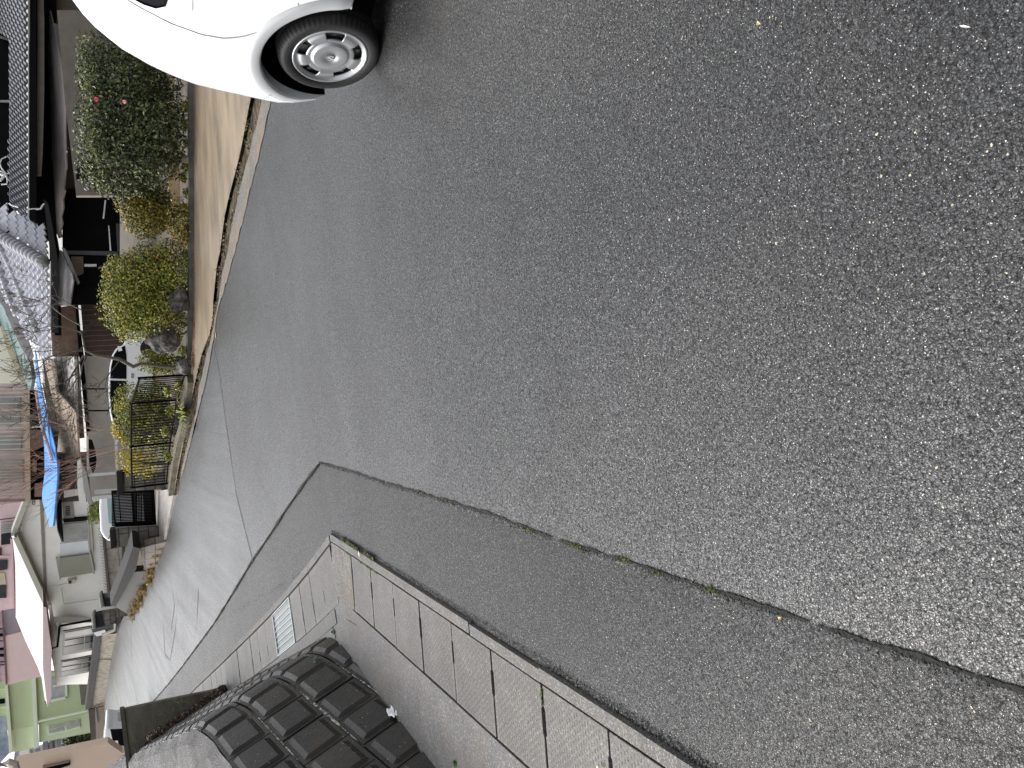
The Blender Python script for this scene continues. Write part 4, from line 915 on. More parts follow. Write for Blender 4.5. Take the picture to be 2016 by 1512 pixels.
slab('old_roof',M_mott,GA,P3(at(148,700,27.5),at(150,860,28),at(85,760,31)),[(60,640),(98,615),(103,700),(146,702),(150,862),(122,880),(112,820),(82,705)],.08)
slab('old_roof_edge',mat('roof_debris',(.10,.08,.06),.9,.3,6,.02,20,col2=(.36,.28,.21),thr=(.35,.65)),GA,P3(at(122,700,27.2),at(150,880,27.2),at(90,790,30)),[(84,708),(106,706),(112,770),(150,812),(155,900),(112,905),(98,830),(84,760)],.05)
slab('brace',mat('dark_brace',(.05,.042,.038),.6,.2,5),GA,FP(27.9),[(186,627),(190,633),(161,661),(156,658)],.08)
def simple_car(name,label,Y,sil,wins,width,k=0,extra=()):
    pl=FP(Y,k); c=pl.hit(*sil[0]); e=empty(name,Vector((c.x,Y,gz(c.x,Y))),label,'car')
    o=slab('body',M_paint,e,pl,sil,width,bevel=.05)
    for i,wv in enumerate(wins): slab('window',wv[1],e,pl,wv[0],.02,.012)
    for nm,po,mm,offn in extra: slab(nm,po and mm,e,pl,po,.03,offn)
    return e,pl
M_cglass=mat('pale_glass',(.35,.50,.50),.1,.1,2)
e,pl=simple_car('parked_car','white small hatchback parked in front of the brown and beige garage wall',24.5,
 [(250,655),(246,668),(243,678),(228,686),(221,698),(216,722),(214,745),(213.5,775),(216,812),(222,838),(240,845),(296,845),(300,840),(303,800),(303,690),(296,655),(270,648)],
 [([(246,680),(232,687),(224,699),(218.5,722),(217,745),(249,746),(249,700)],M_glass),([(217,749),(216.5,775),(219,812),(225,836),(244,838),(247,800),(249,750)],M_glass)],1.45,
 extra=[('mirror',[(231,681),(238,682),(241,690),(233,692)],M_paint,.12),('door_handle',[(258,735),(263,735),(263,744),(258,744)],M_gut,.02)])
b=MB()
for yy in (686,812):
    c=pl.hit(298,yy,.02); b.tube([c,c-pl.n*.2],.28,24)
b.build('wheels',M_tyre,e)
# ---- cream house with the green roof ----
HG=empty('green_roofed_house',at(60,680,36),'cream walled house with a steep dark green tiled roof edge','house'); HG.location.z=gz(HG.location.x,36); bpy.context.view_layer.update()
slab('wall',mat('cream_wall',(.82,.79,.66),.8,.05,2),HG,FP(37),[(-30,600),(-2,638),(8,665),(52,764),(52,800),(-30,800)],.3)
gp_=P3(at(2,625,36.5),at(50,765,36.2),at(64,745,34.5)); slab('roof',mat('green_tile',(.05,.09,.09),.5,.3,8,.03,14,col2=(.13,.22,.21)),HG,gp_,[(-10,585),(5,600),(18,632),(40,680),(58,712),(64,745),(58,775),(52,772),(36,735),(20,695),(2,655),(-10,630)],.12)
slab('roof_edge',mat('yellow_trim',(.60,.52,.32),.6,.1,5),HG,FP(35.9),[(0,643),(3,640),(22,680),(42,730),(54,764),(50,768),(36,736),(16,694)],.1)
slab('barge_board',mat('pinkish_board',(.52,.44,.42),.7,.2,4),HG,FP(34.2),[(8,596),(13,600),(28,636),(48,678),(60,706),(55,708),(42,682),(22,644)],.1)
# ---- blue tarpaulin roof on the old house ----
HO=empty('old_house',at(130,930,28),'weathered grey brown house with a bright blue sheet roof','house'); HO.location.z=gz(HO.location.x,28); bpy.context.view_layer.update()
tp=P3(at(70,692,31),at(104,1034,27.6),at(112,930,27.2))
M_tarp=mat('blue_sheet',(.015,.17,.56),.42,.15,4,.004,5,col2=(.03,.27,.72))
slab('sheet_roof',M_tarp,HO,tp,[(68,688),(71,700),(77,745),(86,790),(98,838),(108,880),(113,920),(112,960),(109,1000),(104,1036),(98,1037),(90,1010),(83,985),(83,970),(88,930),(87,880),(82,840),(76,790),(71,745)],.03)
b=MB(); b.tube([at(71,770,29.8),at(80,830,29),at(95,880,28.2),at(103,905,27.5)],.05,6); b.build('pale_pipe',mat('pinkish_pipe',(.55,.42,.38),.5,.2,6),HO)
b=MB()
for i in range(34):
    f=i/33; q=at(115-10*f,915+118*f,27.1-.0*f)-Vector((0,0,.02)); b.box(q,(.03,.03,.02))
b.build('eave_caps',M_tarp,HO)
slab('eave_board',mat('eave_brown',(.16,.12,.10),.6,.3,5),HO,FP(27.2),[(113,905),(117,905),(116,960),(108,1035),(105,1035),(112,960)],.1)
slab('wall',mat('weathered_wall',(.10,.085,.075),.8,.3,3,.01,30),HO,FP(28.4),[(84,700),(115,850),(112,890),(180,890),(180,985),(104,990),(100,900)],.15)
slab('wall_boards',mat('grey_boards',(.17,.15,.135),.75,.2,4),HO,FP(28.2),[[(128,895),(150,895),(150,912),(130,912)],[(130,917),(151,917),(151,930),(130,930)],[(129,938),(152,936),(152,947),(129,949)]],.08,.02)
slab('white_column',mat('pale_column',(.55,.51,.47),.7,.1,4),HO,FP(27.4),[(126,966),(154,963),(155,975),(126,980)],.3)
slab('side_window',M_dark,HO,FP(27.8),[(112,985),(121,984),(121,1022),(125,1067),(113,1040)],.1)
# ---- pinkish apartment house with slatted balcony ----
HD=empty('balcony_house',at(50,870,34),'cream and pink house with slatted upper balcony and tall windows','house'); HD.location.z=gz(HD.location.x,34); bpy.context.view_layer.update()
P34=FP(34.5); P33=FP(33.6)
slab('wall',mat('balcony_wall',(.50,.42,.38),.8,.12,3),HD,P34,[(-40,755),(52,755),(60,985),(-40,1000)],.3)
for po in ([(-10,780),(40,780),(40,834),(-10,836)],[(-10,856),(42,856),(42,886),(-10,888)],[(-10,905),(45,904),(46,950),(-10,950)]):
    f_=slab('window',mat('pane_grey',(.26,.27,.25),.25,.2,2),HD,P34,po,.05,.05)
slab('balcony_slats',mat('cream_rail',(.62,.56,.48),.5,.1,4),HD,P33,[[( -10,y),(49,y-1),(49,y+.6),(-10,y+1.6)] for y in (757,765,773,781,794,807,820,833,842,850,858,866,874,884)],.05)
slab('balcony_slats',mat('pink_rail',(.45,.32,.28),.5,.2,4),HD,P33,[[( -10,y),(50,y-2),(50,y-.6),(-10,y+1.4)] for y in range(892,984,6)],.05)
slab('balcony_beam',mat('peach_beam',(.50,.38,.29),.6,.12,4),HD,P33,[(48,766),(58,768),(60,988),(50,988)],.15,.05)
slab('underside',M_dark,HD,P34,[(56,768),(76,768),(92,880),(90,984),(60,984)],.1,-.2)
slab('white_post',mat('white_post',(.7,.68,.64),.5,.05,4),HD,P33,[[(50,840),(87,838),(87,841),(50,844)]],.08)
slab('lower_panel',mat('lower_pink',(.28,.17,.14),.7,.3,6),HD,P34,[[(60,846),(86,848),(88,878),(60,890)],[(64,905),(72,905),(72,930),(64,930)],[(68,952),(84,950),(84,978),(68,978)]],.1,-.1)
slab('end_trim',mat('lower_pink'),HD,P33,[(-10,984),(60,982),(60,987),(-10,989)],.1)
# ---- carport ----
CPo=empty('carport',G(340,930),'white framed carport with thin roof beside the stone gate pillar','carport')
M_wht=mat('white_frame',(.62,.61,.58),.5,.06,5); P22=FP(21.0)
slab('roof',M_wht,CPo,P22,[(152,906),(158,904),(167,965),(170,990),(156,991),(152,955)],.5)
slab('front_beam',mat('grey_frame',(.38,.36,.33),.5,.1,5),CPo,P22,[(157,890),(161,912),(170,930),(182,992),(175,995),(165,965)],.2,.3)
slab('rail',M_wht,CPo,P22,[[(170,858),(174,858),(175,938),(171,938)],[(225,858),(231,858),(233,933),(228,933)]],.08,.2)
slab('post',M_wht,CPo,P22,[(171,933),(228,929),(228,934),(171,939)],.08,.25); slab('post',M_wht,CPo,P22,[(185,965),(230,962),(230,970),(186,974)],.1,.2); slab('post',M_wht,CPo,P22,[(182,978),(230,974),(230,980),(182,984)],.1,.3)
slab('back_panel',mat('carport_back',(.33,.30,.26),.8,.12,3),CPo,FP(23),[(172,850),(320,850),(320,975),(178,978)],.1)
slab('dark_sheet',M_dark,CPo,FP(22.4),[(173,864),(181,866),(187,885),(190,905),(188,922),(183,932),(176,915),(174,890)],.1)
M_conif=leafmat('conifer_leaf',[(.05,.07,.01),(.13,.16,.025),(.24,.26,.05)],.5)
cs=empty('conifer_shrub',G(318,1010)+Vector((0,5,0)),'feathery yellow green conifer behind the white gate car','shrub'); crown('foliage',[(185,1000,14,14,25.5),(188,1018,16,16,25.5),(195,1005,20,22,25.5)],1500,.09,M_conif,cs,seed=21,aspect=.25)
# ---- white gabled house ----
def vpl(x1,y1,Y1,x2,y2,Y2):
    a=at(x1,y1,Y1); b_=at(x2,y2,Y2); a.z=b_.z=0; return PL(a,((b_-a).y,-(b_-a).x,0))
PE=vpl(200,985,36,200,1228,40); PE2=vpl(200,1228,40,190,1345,49)
HE=empty('gabled_house',at(215,1110,38),'cream gabled house with pale pink tiled roof, dark belt board and olive shutter','house'); HE.location.z=gz(HE.location.x,38); bpy.context.view_layer.update()
M_crm=mat('cream_stucco',(.78,.76,.70),.85,.06,2,.003,60)
slab('front_wall',M_crm,HE,PE,[(30,1057),(57,980),(120,978),(260,980),(262,1228),(117,1229),(101,1210),(88,1188)],.3)
slab('belt_board',mat('belt_brown',(.22,.20,.165),.7,.15,4),HE,PE,[(77.5,978),(83,978),(88,1080),(94,1196),(88.5,1192),(83,1090)],.08,.05)
M_verge=mat('verge_olive',(.33,.33,.27),.6,.08,4)
slab('verge_board',M_verge,HE,PE,[[(22,1050),(33,1049),(58,982),(50,978)],[(22,1052),(33,1051),(95,1186),(91,1196),(85,1190)]],.35,.35)
slab('window',mat('grey_pane',(.17,.17,.165),.3,.3,2,col2=(.30,.30,.29)),HE,PE,[(123.5,1032),(170,1027.5),(173.6,1061),(125,1067.6)],.06,.04)
slab('window',mat('pale_pane',(.56,.58,.60),.35,.08,2),HE,PE,[(117.5,1070.6),(173,1063.7),(175.6,1090.5),(118,1098)],.06,.04)
slab('shutter',mat('olive_shutter',(.235,.23,.175),.6,.06,3),HE,PE,[(117,1099),(178.5,1091),(182.5,1128),(119.5,1137.5)],.1,.12)
slab('shutter_rail',M_verge,HE,PE,[[(109.6,1099),(112,1099),(119.5,1141),(117.5,1142.5)],[(176,1090),(179,1089.5),(187,1130),(184,1131)],[(178,1032),(180,1031),(184,1092),(182,1092)],[(171.5,1026),(174,1026),(178,1090),(175.5,1091)]],.08,.14)
slab('meter_box',mat('meter_cream',(.50,.47,.36),.5,.08,5),HE,PE,[(133,1144),(149,1141),(150,1148),(134,1151)],.15,.15,bevel=.01)
slab('meter_glass',M_pglass,HE,PE,[(134.5,1144.5),(140.5,1143.5),(141,1148.5),(135,1149.5)],.16,.17)
b=MB(); b.tube([PE.hit(80,1156,.06),PE.hit(120,1151,.06),PE.hit(134,1147,.1)],.012,5); b.tube([PE.hit(121,1160,.06),PE.hit(124,1180,.06),PE.hit(126,1189,.06),PE.hit(196,1179,.06)],.012,5); b.build('conduit',M_verge,HE)
slab('dark_awning',mat('black_sheet',(.012,.014,.02),.35,.2,3),HE,PE,[(109,985),(121,983),(123,1030),(125,1067),(121,1067),(113,1045),(110,1020)],.3,.5)
slab('louvre',mat('louvre_grey',(.24,.235,.22),.5,.2,3),HE,PE,[(122,988),(143,988),(146,1021),(125,1023)],.1,.06)
slab('louvre_slats',M_dark,HE,PE,[[(129,y),(138,y-.5),(138,y+.7),(129,y+1.2)] for y in (998,1002,1006,1010,1014)],.02,.08)
slab('dark_pole',M_dark,HE,PE,[(124,1023),(174,1019),(175,1025),(125,1029)],.1,.1)
b=MB()
for cy in (985,991):
    for k in range(14):
        a0=2*math.pi*k/14; a1=2*math.pi*(k+1)/14
        b.tube([PE.hit(66+2.6*math.cos(a0),cy+2.8*math.sin(a0),.06),PE.hit(66+2.6*math.cos(a1),cy+2.8*math.sin(a1),.06)],.012,4,cap=False)
b.build('gable_ornament',M_frame,HE)
b=MB(); b.tube([PE.hit(30,1030,.2),PE.hit(40,1032,.3),PE.hit(44,1036,.3),PE.hit(42,1043,.3),PE.hit(34,1046,.3)],.02,5); b.tube([PE.hit(26,1054,.45),PE.hit(31,1054,.5)],.09,8); b.build('cable_bracket',M_gut,HE)
slab('side_wall',M_crm,HE,PE2,[(98,1226),(262,1226),(240,1346),(112,1348),(101,1290)],.25)
for j,po in enumerate(([(124.5,1243.5),(200,1230),(200,1277),(122.6,1291)],[(120,1302.6),(195,1288.5),(195,1320),(117,1334)])):
    wf=slab('window_frame',M_frame,HE,PE2,po,.05,.05); (x0,y0),(x1,y1),(x2,y2),(x3,y3)=po
    L=lambda f,g:((x0*(1-f)+x1*f)*(1-g)+(x3*(1-f)+x2*f)*g,(y0*(1-f)+y1*f)*(1-g)+(y3*(1-f)+y2*f)*g)
    for (f0,f1,g0_,g1_,mm) in ((.05,.97,.07,.30,mat('curtain_pale',(.32,.32,.30),.4,.2,3) if j==0 else M_pglass),(.05,.55,.40,.62,M_pglass),(.57,.97,.40,.62,M_pglass),(.05,.55,.65,.9,mat('pane_dim',(.06,.065,.065),.2,.3,2,spec=.1)),(.57,.97,.65,.9,mat('pane_dim'))):
        pq=[L(f0,g0_),L(f1,g0_),L(f1,g1_),L(f0,g1_)]; o=slab('pane',mm,wf,PE2,pq,.03,.07)
b=MB(); b.tube([PE2.hit(98,1280,.7),PE2.hit(103,1276,.7),PE2.hit(113,1273,.5),PE2.hit(117,1236,.15),PE2.hit(119,1232,.12),PE2.hit(180,1221,.12)],.05,6); b.build('downpipe',M_dark,HE)
slab('eave_soffit',mat('mauve_fascia',(.20,.135,.145),.6,.15,5),HE,PE2,[(85,1194),(91,1196),(96,1240),(102,1278),(101,1330),(101,1372),(93,1392),(85,1320),(85,1250)],.8,.8)
slab('eave_beam',mat('beam_cream',(.52,.49,.41),.7,.08,5),HE,PE,[(95,1190),(101,1192),(112,1262),(103,1264)],.15,.6)
rpl=P3(at(86,1194,38.6),at(84,1316,47),at(30,1185,46.5))
slab('roof',stripes('pink_tiles',(.36,.27,.29),(.44,.35,.37),.35,.15,'x',.5,.1),HE,rpl,[(24,1052),(30,1060),(60,1125),(86,1193),(85,1250),(84,1310),(92,1336),(94,1392),(88,1375),(82,1335),(74,1313),(50,1262),(31,1215),(31,1180),(30,1110)],.15)
# ---- pink house, salmon wall, green house ----
HP=empty('pink_house',at(60,1110,56),'pink walled house above the pale pink tiled roof','house'); HP.location.z=gz(HP.location.x,56); bpy.context.view_layer.update()
P54=FP(56); M_pinkw=mat('pink_wall',(.84,.63,.63),.8,.05,2)
slab('wall',M_pinkw,HP,P54,[(-40,985),(60,985),(60,1205),(30,1216),(-40,1222)],.4)
slab('corner_trim',mat('pink_trim',(.78,.60,.61),.7,.05,3),HP,P54,[[(20,1060),(25,1062),(29,1200),(26,1202)],[(-10,1094),(22,1094),(22,1098),(-10,1098)]],.15,.2)
M_maroon=mat('maroon_line',(.10,.03,.04),.6,.2,5)
for po,mm in (([(2,1029),(30,1025),(24,1048),(1,1050)],mat('shutter_pale',(.55,.55,.50),.5,.1,3)),([(2,1052),(21,1049),(20,1071),(2,1073)],M_pglass),([(-5,1078),(2.5,1078),(3,1096),(-5,1096)],M_maroon),([(-5,1102),(15,1102),(14,1121),(-5,1124)],mat('pane_dim')),([(-5,1128),(9,1128),(12,1150),(-5,1152)],mat('cream_pane',(.60,.55,.38),.4,.1,3)),([(-5,1153),(12,1152),(12,1177),(-5,1178)],mat('pane_dim'))):
    slab('window',mm,HP,P54,po,.08,.1)
slab('shutter_lines',M_maroon,HP,P54,[[(2,y),(27,y-2.5),(27,y-1.8),(2,y+.7)] for y in (1028,1034,1038,1042,1046,1050)]+[[(0,1022),(32,1018),(32,1020),(0,1024)]],.03,.22)
HS=empty('salmon_house',at(60,1290,52),'salmon pink wall between the pink tiled roof and the green house','house'); HS.location.z=gz(HS.location.x,52); bpy.context.view_layer.update()
P52=FP(53)
slab('wall',mat('salmon_wall',(.86,.66,.62),.8,.04,2),HS,P52,[(7,1253),(42,1244),(56,1275),(80,1316),(82,1332),(15,1348)],.4)
slab('grey_wall',mat('mauve_wall',(.42,.34,.38),.8,.08,2),HS,P52,[(4,1204),(30,1200),(40,1222),(46,1248),(7,1256)],.4,-.15)
slab('brown_trim',mat('brown_line',(.20,.10,.10),.6,.2,5),HS,P52,[(3,1202),(6,1202),(14,1347),(11,1348)],.1,.1)
slab('balcony',mat('balcony_grey',(.45,.35,.37),.7,.3,3),HS,P52,[(-10,1206),(4,1205),(11,1340),(-10,1345)],.2,-.3)
slab('balcony_bars',M_dark,HS,P52,[[(-10,y),(4+.06*(y-1206),y-1),(4+.06*(y-1206),y+h-1),(-10,y+h)] for y,h in ((1238,2),(1248,6),(1262,1.5),(1276,5),(1288,6),(1303,1.5),(1309,1.5))],.06,.0)
HGn=empty('green_house',at(180,1400,62),'pale green house with white trim bands and white window frame','house'); HGn.location.z=gz(HGn.location.x,62); bpy.context.view_layer.update()
P60=FP(60); M_gr=mat('green_wall',(.52,.61,.36),.8,.04,1); M_gr2=mat('lit_green_wall',(.64,.72,.46),.8,.04,1); M_wt=mat('white_trim',(.75,.80,.64),.6,.04,3)  # paler green paints the light on the corner faces of the same wall
slab('wall',M_gr,HGn,P60,[(-10,1335),(70,1320),(172,1330),(230,1330),(230,1400),(172,1404),(77,1426),(66,1428),(22,1437),(0,1440)],.4)
slab('return_wall',M_gr2,HGn,P60,[[(20,1437),(66,1428.5),(70,1472),(25,1481)],[(76,1426),(172,1404),(200,1400),(200,1440),(176,1443),(77,1462)],[(-10,1362),(11,1360),(11,1411),(-10,1414)]],.4,-.06)
slab('trim_band',M_wt,HGn,P60,[[(62,1335),(70,1333),(76,1471),(68,1474)],[(10,1350),(15,1350),(25,1481),(18,1484)]],.3,.3)
slab('upper_window',mat('reflection_pane',(.12,.16,.24),.12,.4,1.2,col2=(.40,.45,.50)),HGn,P60,[(-10,1412),(11,1411),(19,1482),(3,1500),(-10,1512)],.1,.05)  # mottled blue paints reflections into the glass colour
slab('upper_rail',mat('pale_yellow_trim',(.7,.72,.45),.6,.1,3),HGn,P60,[[(-10,1357),(10,1356),(10,1358),(-10,1360)],[(-10,1393),(12,1391),(12,1394),(-10,1396)]],.1,.2)
slab('upper_slot',M_dark,HGn,P60,[(-10,1378),(9,1376),(9,1385),(-10,1387)],.1,.1)
wf=slab('window_frame',M_wt,HGn,P60,[[(86,1335),(92,1335),(92,1384),(87,1385)],[(87,1380),(132,1371),(133,1375),(89,1386)],[(128,1335),(132,1335),(133,1374),(129,1374)],[(104,1350),(128,1346),(128,1349),(104,1353)]],.15,.15)
slab('pane',mat('pale_pane2',(.42,.43,.42),.3,.15,3),wf,P60,[(93,1335),(128,1335),(129,1371),(93,1380)],.1,.05)
wf=slab('window_frame',M_wt,HGn,P60,[(92,1430),(157,1416),(158,1434),(94,1449)],.12,.05)
slab('pane',mat('pale_pane3',(.38,.40,.34),.3,.2,3),wf,P60,[[(96,1430),(156,1417),(156,1423),(96,1436)],[(96,1439),(126,1432),(127,1438),(97,1444)],[(130,1431),(155,1425),(156,1430),(131,1437)]],.06,.1)
b=MB(); b.tube([P60.hit(76,1422,.3),P60.hit(80,1419,.3),P60.hit(172,1399,.3)],.07,6); b.build('downpipe',M_wt,HGn)
slab('shed_wall',mat('shed_brown',(.16,.15,.12),.7,.2,3),HGn,FP(58),[(155,1338),(200,1335),(200,1385),(160,1388)],.2)
# far roofs, tree, sky side fillers
HF=empty('far_tiled_house',at(100,1470,76),'distant house with pale grey tiled roof beyond the green house','house'); HF.location.z=gz(HF.location.x,76); bpy.context.view_layer.update()
slab('roof',stripes('far_tiles',(.25,.25,.27),(.48,.48,.50),.5,.35,'z',.5,.3),HF,FP(76),[(28,1484),(72,1474),(110,1455),(145,1450),(150,1485),(90,1500),(25,1530)],.5)
slab('wall',mat('far_wall',(.20,.19,.19),.7,.2,1),HF,FP(75.5),[[(84,1463),(94,1461),(96,1488),(86,1490)],[(97,1461),(103,1459),(105,1486),(99,1487)]],.3)
slab('white_sheet',mat('far_white',(.8,.78,.7),.7,.15,1),HF,FP(75),[(38,1482),(58,1476),(60,1496),(40,1500)],.3)
tf=empty('far_tree',at(190,1450,70),'small dark green tree beyond the green house','tree'); tf.location.z=gz(tf.location.x,70); bpy.context.view_layer.update()
crown('crown',[(150,1460,24,22,70),(165,1448,14,16,70)],1600,.35,M_ever,tf,seed=31); b=MB(); b.tube([tf.location.copy(),at(165,1455,70)],.2,6); b.build('trunk',M_bark,tf)
# ---- tan building at the lower left ----
TB=empty('tan_building',at(240,1500,21),'pale peach rendered building with a dark slot window','building'); TB.location.z=gz(TB.location.x,21); bpy.context.view_layer.update()
PT=FP(21); slab('wall',mat('peach_render',(.74,.57,.44),.85,.05,1),TB,PT,[(26,1540),(29,1502),(212,1462.5),(240,1482),(330,1482),(330,1540)],.4)
slab('window',M_dark,TB,PT,[[(84,1512),(137,1500),(138,1506),(92,1522)]],.1,.05); slab('sill',mat('sill_brown',(.25,.17,.13),.6,.1,4),TB,PT,[(84,1510),(136,1499),(136,1501),(84,1513)],.1,.1)
b=MB(); b.tube([at(-10,1508,20),at(18,1502,20),at(27,1505,20),at(30,1520,20)],.10,8); b.build('drain_pipe',mat('beige_pipe',(.5,.44,.36),.5,.1,4),TB)
e,pl=simple_car('parked_car','white vehicle with dark windows behind the mossy slab wall',24,
 [(206,1436),(212,1434),(222,1436),(240,1436),(300,1440),(302,1500),(240,1500),(210,1500),(204,1470)],[([(217,1436),(262,1434),(262,1470),(236,1468),(222,1460)],M_glass)],1.6,extra=[('mirror',[(226,1459),(232,1458),(233,1464),(227,1465)],M_paint,.15)])

# ---------------- street side walls, gates, pillars, fence ----------------
M_stone=brick('pillar_stone',(.10,.09,.075),(.17,.155,.13),(.04,.04,.035),.30,.20,.012,horiz='X',bump=.02)
M_cap=mat('stone_cap',(.020,.019,.018),.8,.3,8,.006,40,spec=.2); M_cap2=mat('pale_cap',(.20,.20,.18),.7,.25,8,.006,40); M_iron=mat('black_iron',(.004,.004,.005),.8,.2,10,spec=.05)
M_wst=mat('dressed_stone',(.10,.085,.065),.8,.3,4.5,.03,9,col2=(.33,.28,.215),thr=(.35,.62)); M_slate=mat('dark_slate',(.018,.019,.021),.7,.2,4,spec=.2)
def vline(p1,p2,back=0):   # upright plane above two ground pixels
    return VP(G(*p1),G(*p2))
pp=G(318,948); PA=FP(pp.y)
gp1=empty('gate_pillar',pp,'stone gate pillar with dark cap between the iron fence and the gate','gate pillar','stone gate pillars')
slab('shaft',M_stone,gp1,PA,[(240,933),(330,930),(330,962),(241,968)],.42); slab('cap',M_cap,gp1,PA,[(229,929),(242,926),(243,974),(231,977)],.55,.06,bevel=.015)
slab('top_stone',M_cap,gp1,PA,[(236,926),(252,926),(253,933),(237,934)],.3,-.1)
pq=G(318,1062); PB=FP(pq.y)
gp2=empty('gate_pillar',pq,'stone gate pillar with dark cap where the low stone street wall begins','gate pillar','stone gate pillars')
slab('shaft',M_stone,gp2,PB,[(226,1043),(322,1036),(326,1068),(228,1078)],.42); slab('cap',M_cap,gp2,PB,[(215.5,1044),(226,1042),(229,1078),(218,1081)],.55,.06,bevel=.015)
PG=VP(Vector((pp.x-.25,pp.y+.25,0)),Vector((pq.x+.2,pq.y+.25,0)))
gt=empty('iron_gate',(pp+pq)/2+Vector((0,.2,0)),'black iron gate with close vertical bars in front of a white car','gate')
slab('rail',M_iron,gt,PG,[[(219,970),(222,970),(229,1036),(226,1036)],[(232,969),(234,969),(240,1036),(238,1036)],[(258,968),(262,968),(266,1035),(262,1035)],[(297,966),(304,966),(308,1033),(301,1033)]],.05)
slab('panel',mat('gate_plate',(.014,.014,.014),.5,.2,8),gt,PG,[[(262,969),(268,969),(271,1035),(266,1035)],[(281,967),(298,966),(302,1034),(285,1034)]],.02,-.01)
slab('bars',M_iron,gt,PG,[[(220,y),(302,y-3.5),(302,y-2.3),(220,y+1.2)] for y in [972+3.0*i for i in range(22)]],.025)
slab('scroll_dots',M_iron,gt,PG,[[(x,y),(x+2.2,y-.1),(x+2.2,y+1.6),(x,y+1.7)] for x in (268,272.5,277) for y in [970+3.1*i for i in range(21)]],.02,.01)
slab('stile',M_iron,gt,PG,[[(219,969),(304,964),(304,968),(220,973)],[(226,1033),(308,1028),(308,1033),(227,1038)]],.06)
e,pl=simple_car('parked_car','white car with pale blue windscreen behind the black iron gate',24.0,
 [(197,972),(195.5,1000),(198,1046),(204,1057),(212,1064),(222,1066),(238,1074),(262,1078),(304,1078),(304,960),(205,960)],
 [([(211,962),(210.5,985),(214,1030),(226,1034),(225,962)],M_cglass)],1.6,extra=[('headlight',[(232,1052),(240,1054),(240,1064),(234,1063)],M_pglass,.03),('bonnet_line',[(226,1034),(228,1034),(213,1062),(211,1062)],M_gut,.02)])
# low street wall with coping and a ribbed panel
def gl(pxs): return [G(*p) for p in pxs]
W1=vline((326,1072),(262,1205))
sw=empty('stone_wall',G(300,1130),'low stone street wall with dark sloping coping and ribbed dark panel','wall')
slab('face',brick('wall_blocks',(.15,.125,.10),(.20,.17,.14),(.05,.045,.04),.45,.22,.012,horiz='XY'),sw,W1,[(275,1079),(340,1064),(315,1130),(286,1127)],.15)
slab('ribbed_panel',stripes('ribbed',(.02,.018,.015),(.06,.053,.045),.09,.35,'x',.6,.2),sw,W1,[(264,1126),(318,1122),(290,1185),(262,1215),(222,1192)],.15)
slab('coping',M_cap,sw,W1,[(262,1076),(276,1080),(268,1120),(228,1194),(218,1192),(245,1125)],.35,.1)
yl=[]
for k,(x,y,rx,ry) in enumerate([(318,1072,10,9),(312,1086,13,10),(305,1100,11,10),(300,1118,11,12),(296,1140,10,11),(300,1128,8,8),(285,1160,10,12),(278,1180,10,13),(270,1195,11,12),(262,1210,10,10),(264,1182,7,8)]):
    g0=G(min(330,x+2),y); yl.append((x,y,rx,ry,g0.y-.15))
M_weed=leafmat('dry_weed',[(.12,.10,.03),(.42,.29,.08),(.55,.38,.12),(.18,.19,.05)],.7)
tag(crown('wall_weeds',[(x,y,rx*1.5,ry*1.4,Y) for x,y,rx,ry,Y in yl],5200,.10,M_weed,seed=40,aspect=.16,shell=.1),'yellowed weeds growing along the foot of the street wall','weeds',kind='stuff')
# yard wall behind the coping
yw=empty('block_wall',G(300,1130)+Vector((0,3,0)),'grey beige block wall with spiked top edge below the gabled house','wall')
YW=FP(29,-.5,-5); slab('face',brick('beige_blocks',(.24,.21,.175),(.29,.26,.22),(.13,.115,.1),.8,.4,.012,horiz='X',bump=.005),yw,YW,[(199,1036),(330,1030),(330,1175),(213,1176)],.15)
slab('top_strip',M_frame,yw,YW,[(200,1036),(203,1036),(217,1175),(212,1176)],.2,.08)
slab('dark_pipe',M_frame,yw,YW,[(240,1078),(246,1078),(246,1130),(240,1145)],.1,.12); slab('white_slab',mat('pale_slab',(.5,.46,.43),.7,.15,3),yw,YW,[(247,1078),(264,1078),(247,1125)],.1,.1)
b=MB()
for i in range(46):
    f=i/45; p=YW.hit(198.5+13*f,1040+135*f,.05); b.tube([p-Vector((0,0,.02)),p+Vector((0,0,.09))],[.012,.002],4)
b.build('spikes',M_frame,yw)
# second pair of pillars
p3=G(250,1196); P3p=FP(p3.y)
g3=empty('gate_pillar',p3,'pillar with pale rounded cap and dark slate head at the end of the ribbed wall','gate pillar','stone gate pillars')
slab('shaft',M_slate,g3,P3p,[(201,1174),(262,1170),(262,1188),(206,1195)],.5); slab('cap',M_cap2,g3,P3p,[(194,1172),(201,1169),(206,1194),(198,1199)],.7,.1,bevel=.04); slab('base_blocks',M_stone,g3,P3p,[(226,1189),(262,1184),(262,1212),(230,1214)],.5,.2)
p4=G(238,1224); P4=FP(p4.y)
g4_=empty('gate_pillar',p4,'tall stone block pillar with dark slate head nearest the dressed stone wall','gate pillar','stone gate pillars')
slab('shaft',M_stone,g4_,P4,[(201,1209),(252,1202),(250,1224),(204,1232)],.7); slab('head',M_slate,g4_,P4,[(186,1212.5),(202,1209),(205,1232),(189,1236)],.7,.01); slab('cap',M_cap2,g4_,P4,[(180,1213),(187,1209),(190,1236),(182,1240)],.95,.12,bevel=.05)
sd=empty('metal_gate',G(232,1240),'half open dark metal side gate beside the tall stone pillar','gate'); PS=vline((236,1232),(229,1252))
slab('panel',M_dark,sd,PS,[(180,1238),(226,1228),(227,1234),(183,1246)],.06); slab('panel',M_gut,sd,PS,[(184,1246),(206,1240),(212,1248),(190,1253)],.06,.02); slab('frame',M_cap2,sd,PS,[[(224,1228),(228,1228),(227,1243),(224,1244)],[(200,1250),(226,1240),(227,1243),(202,1253)]],.05,.06)
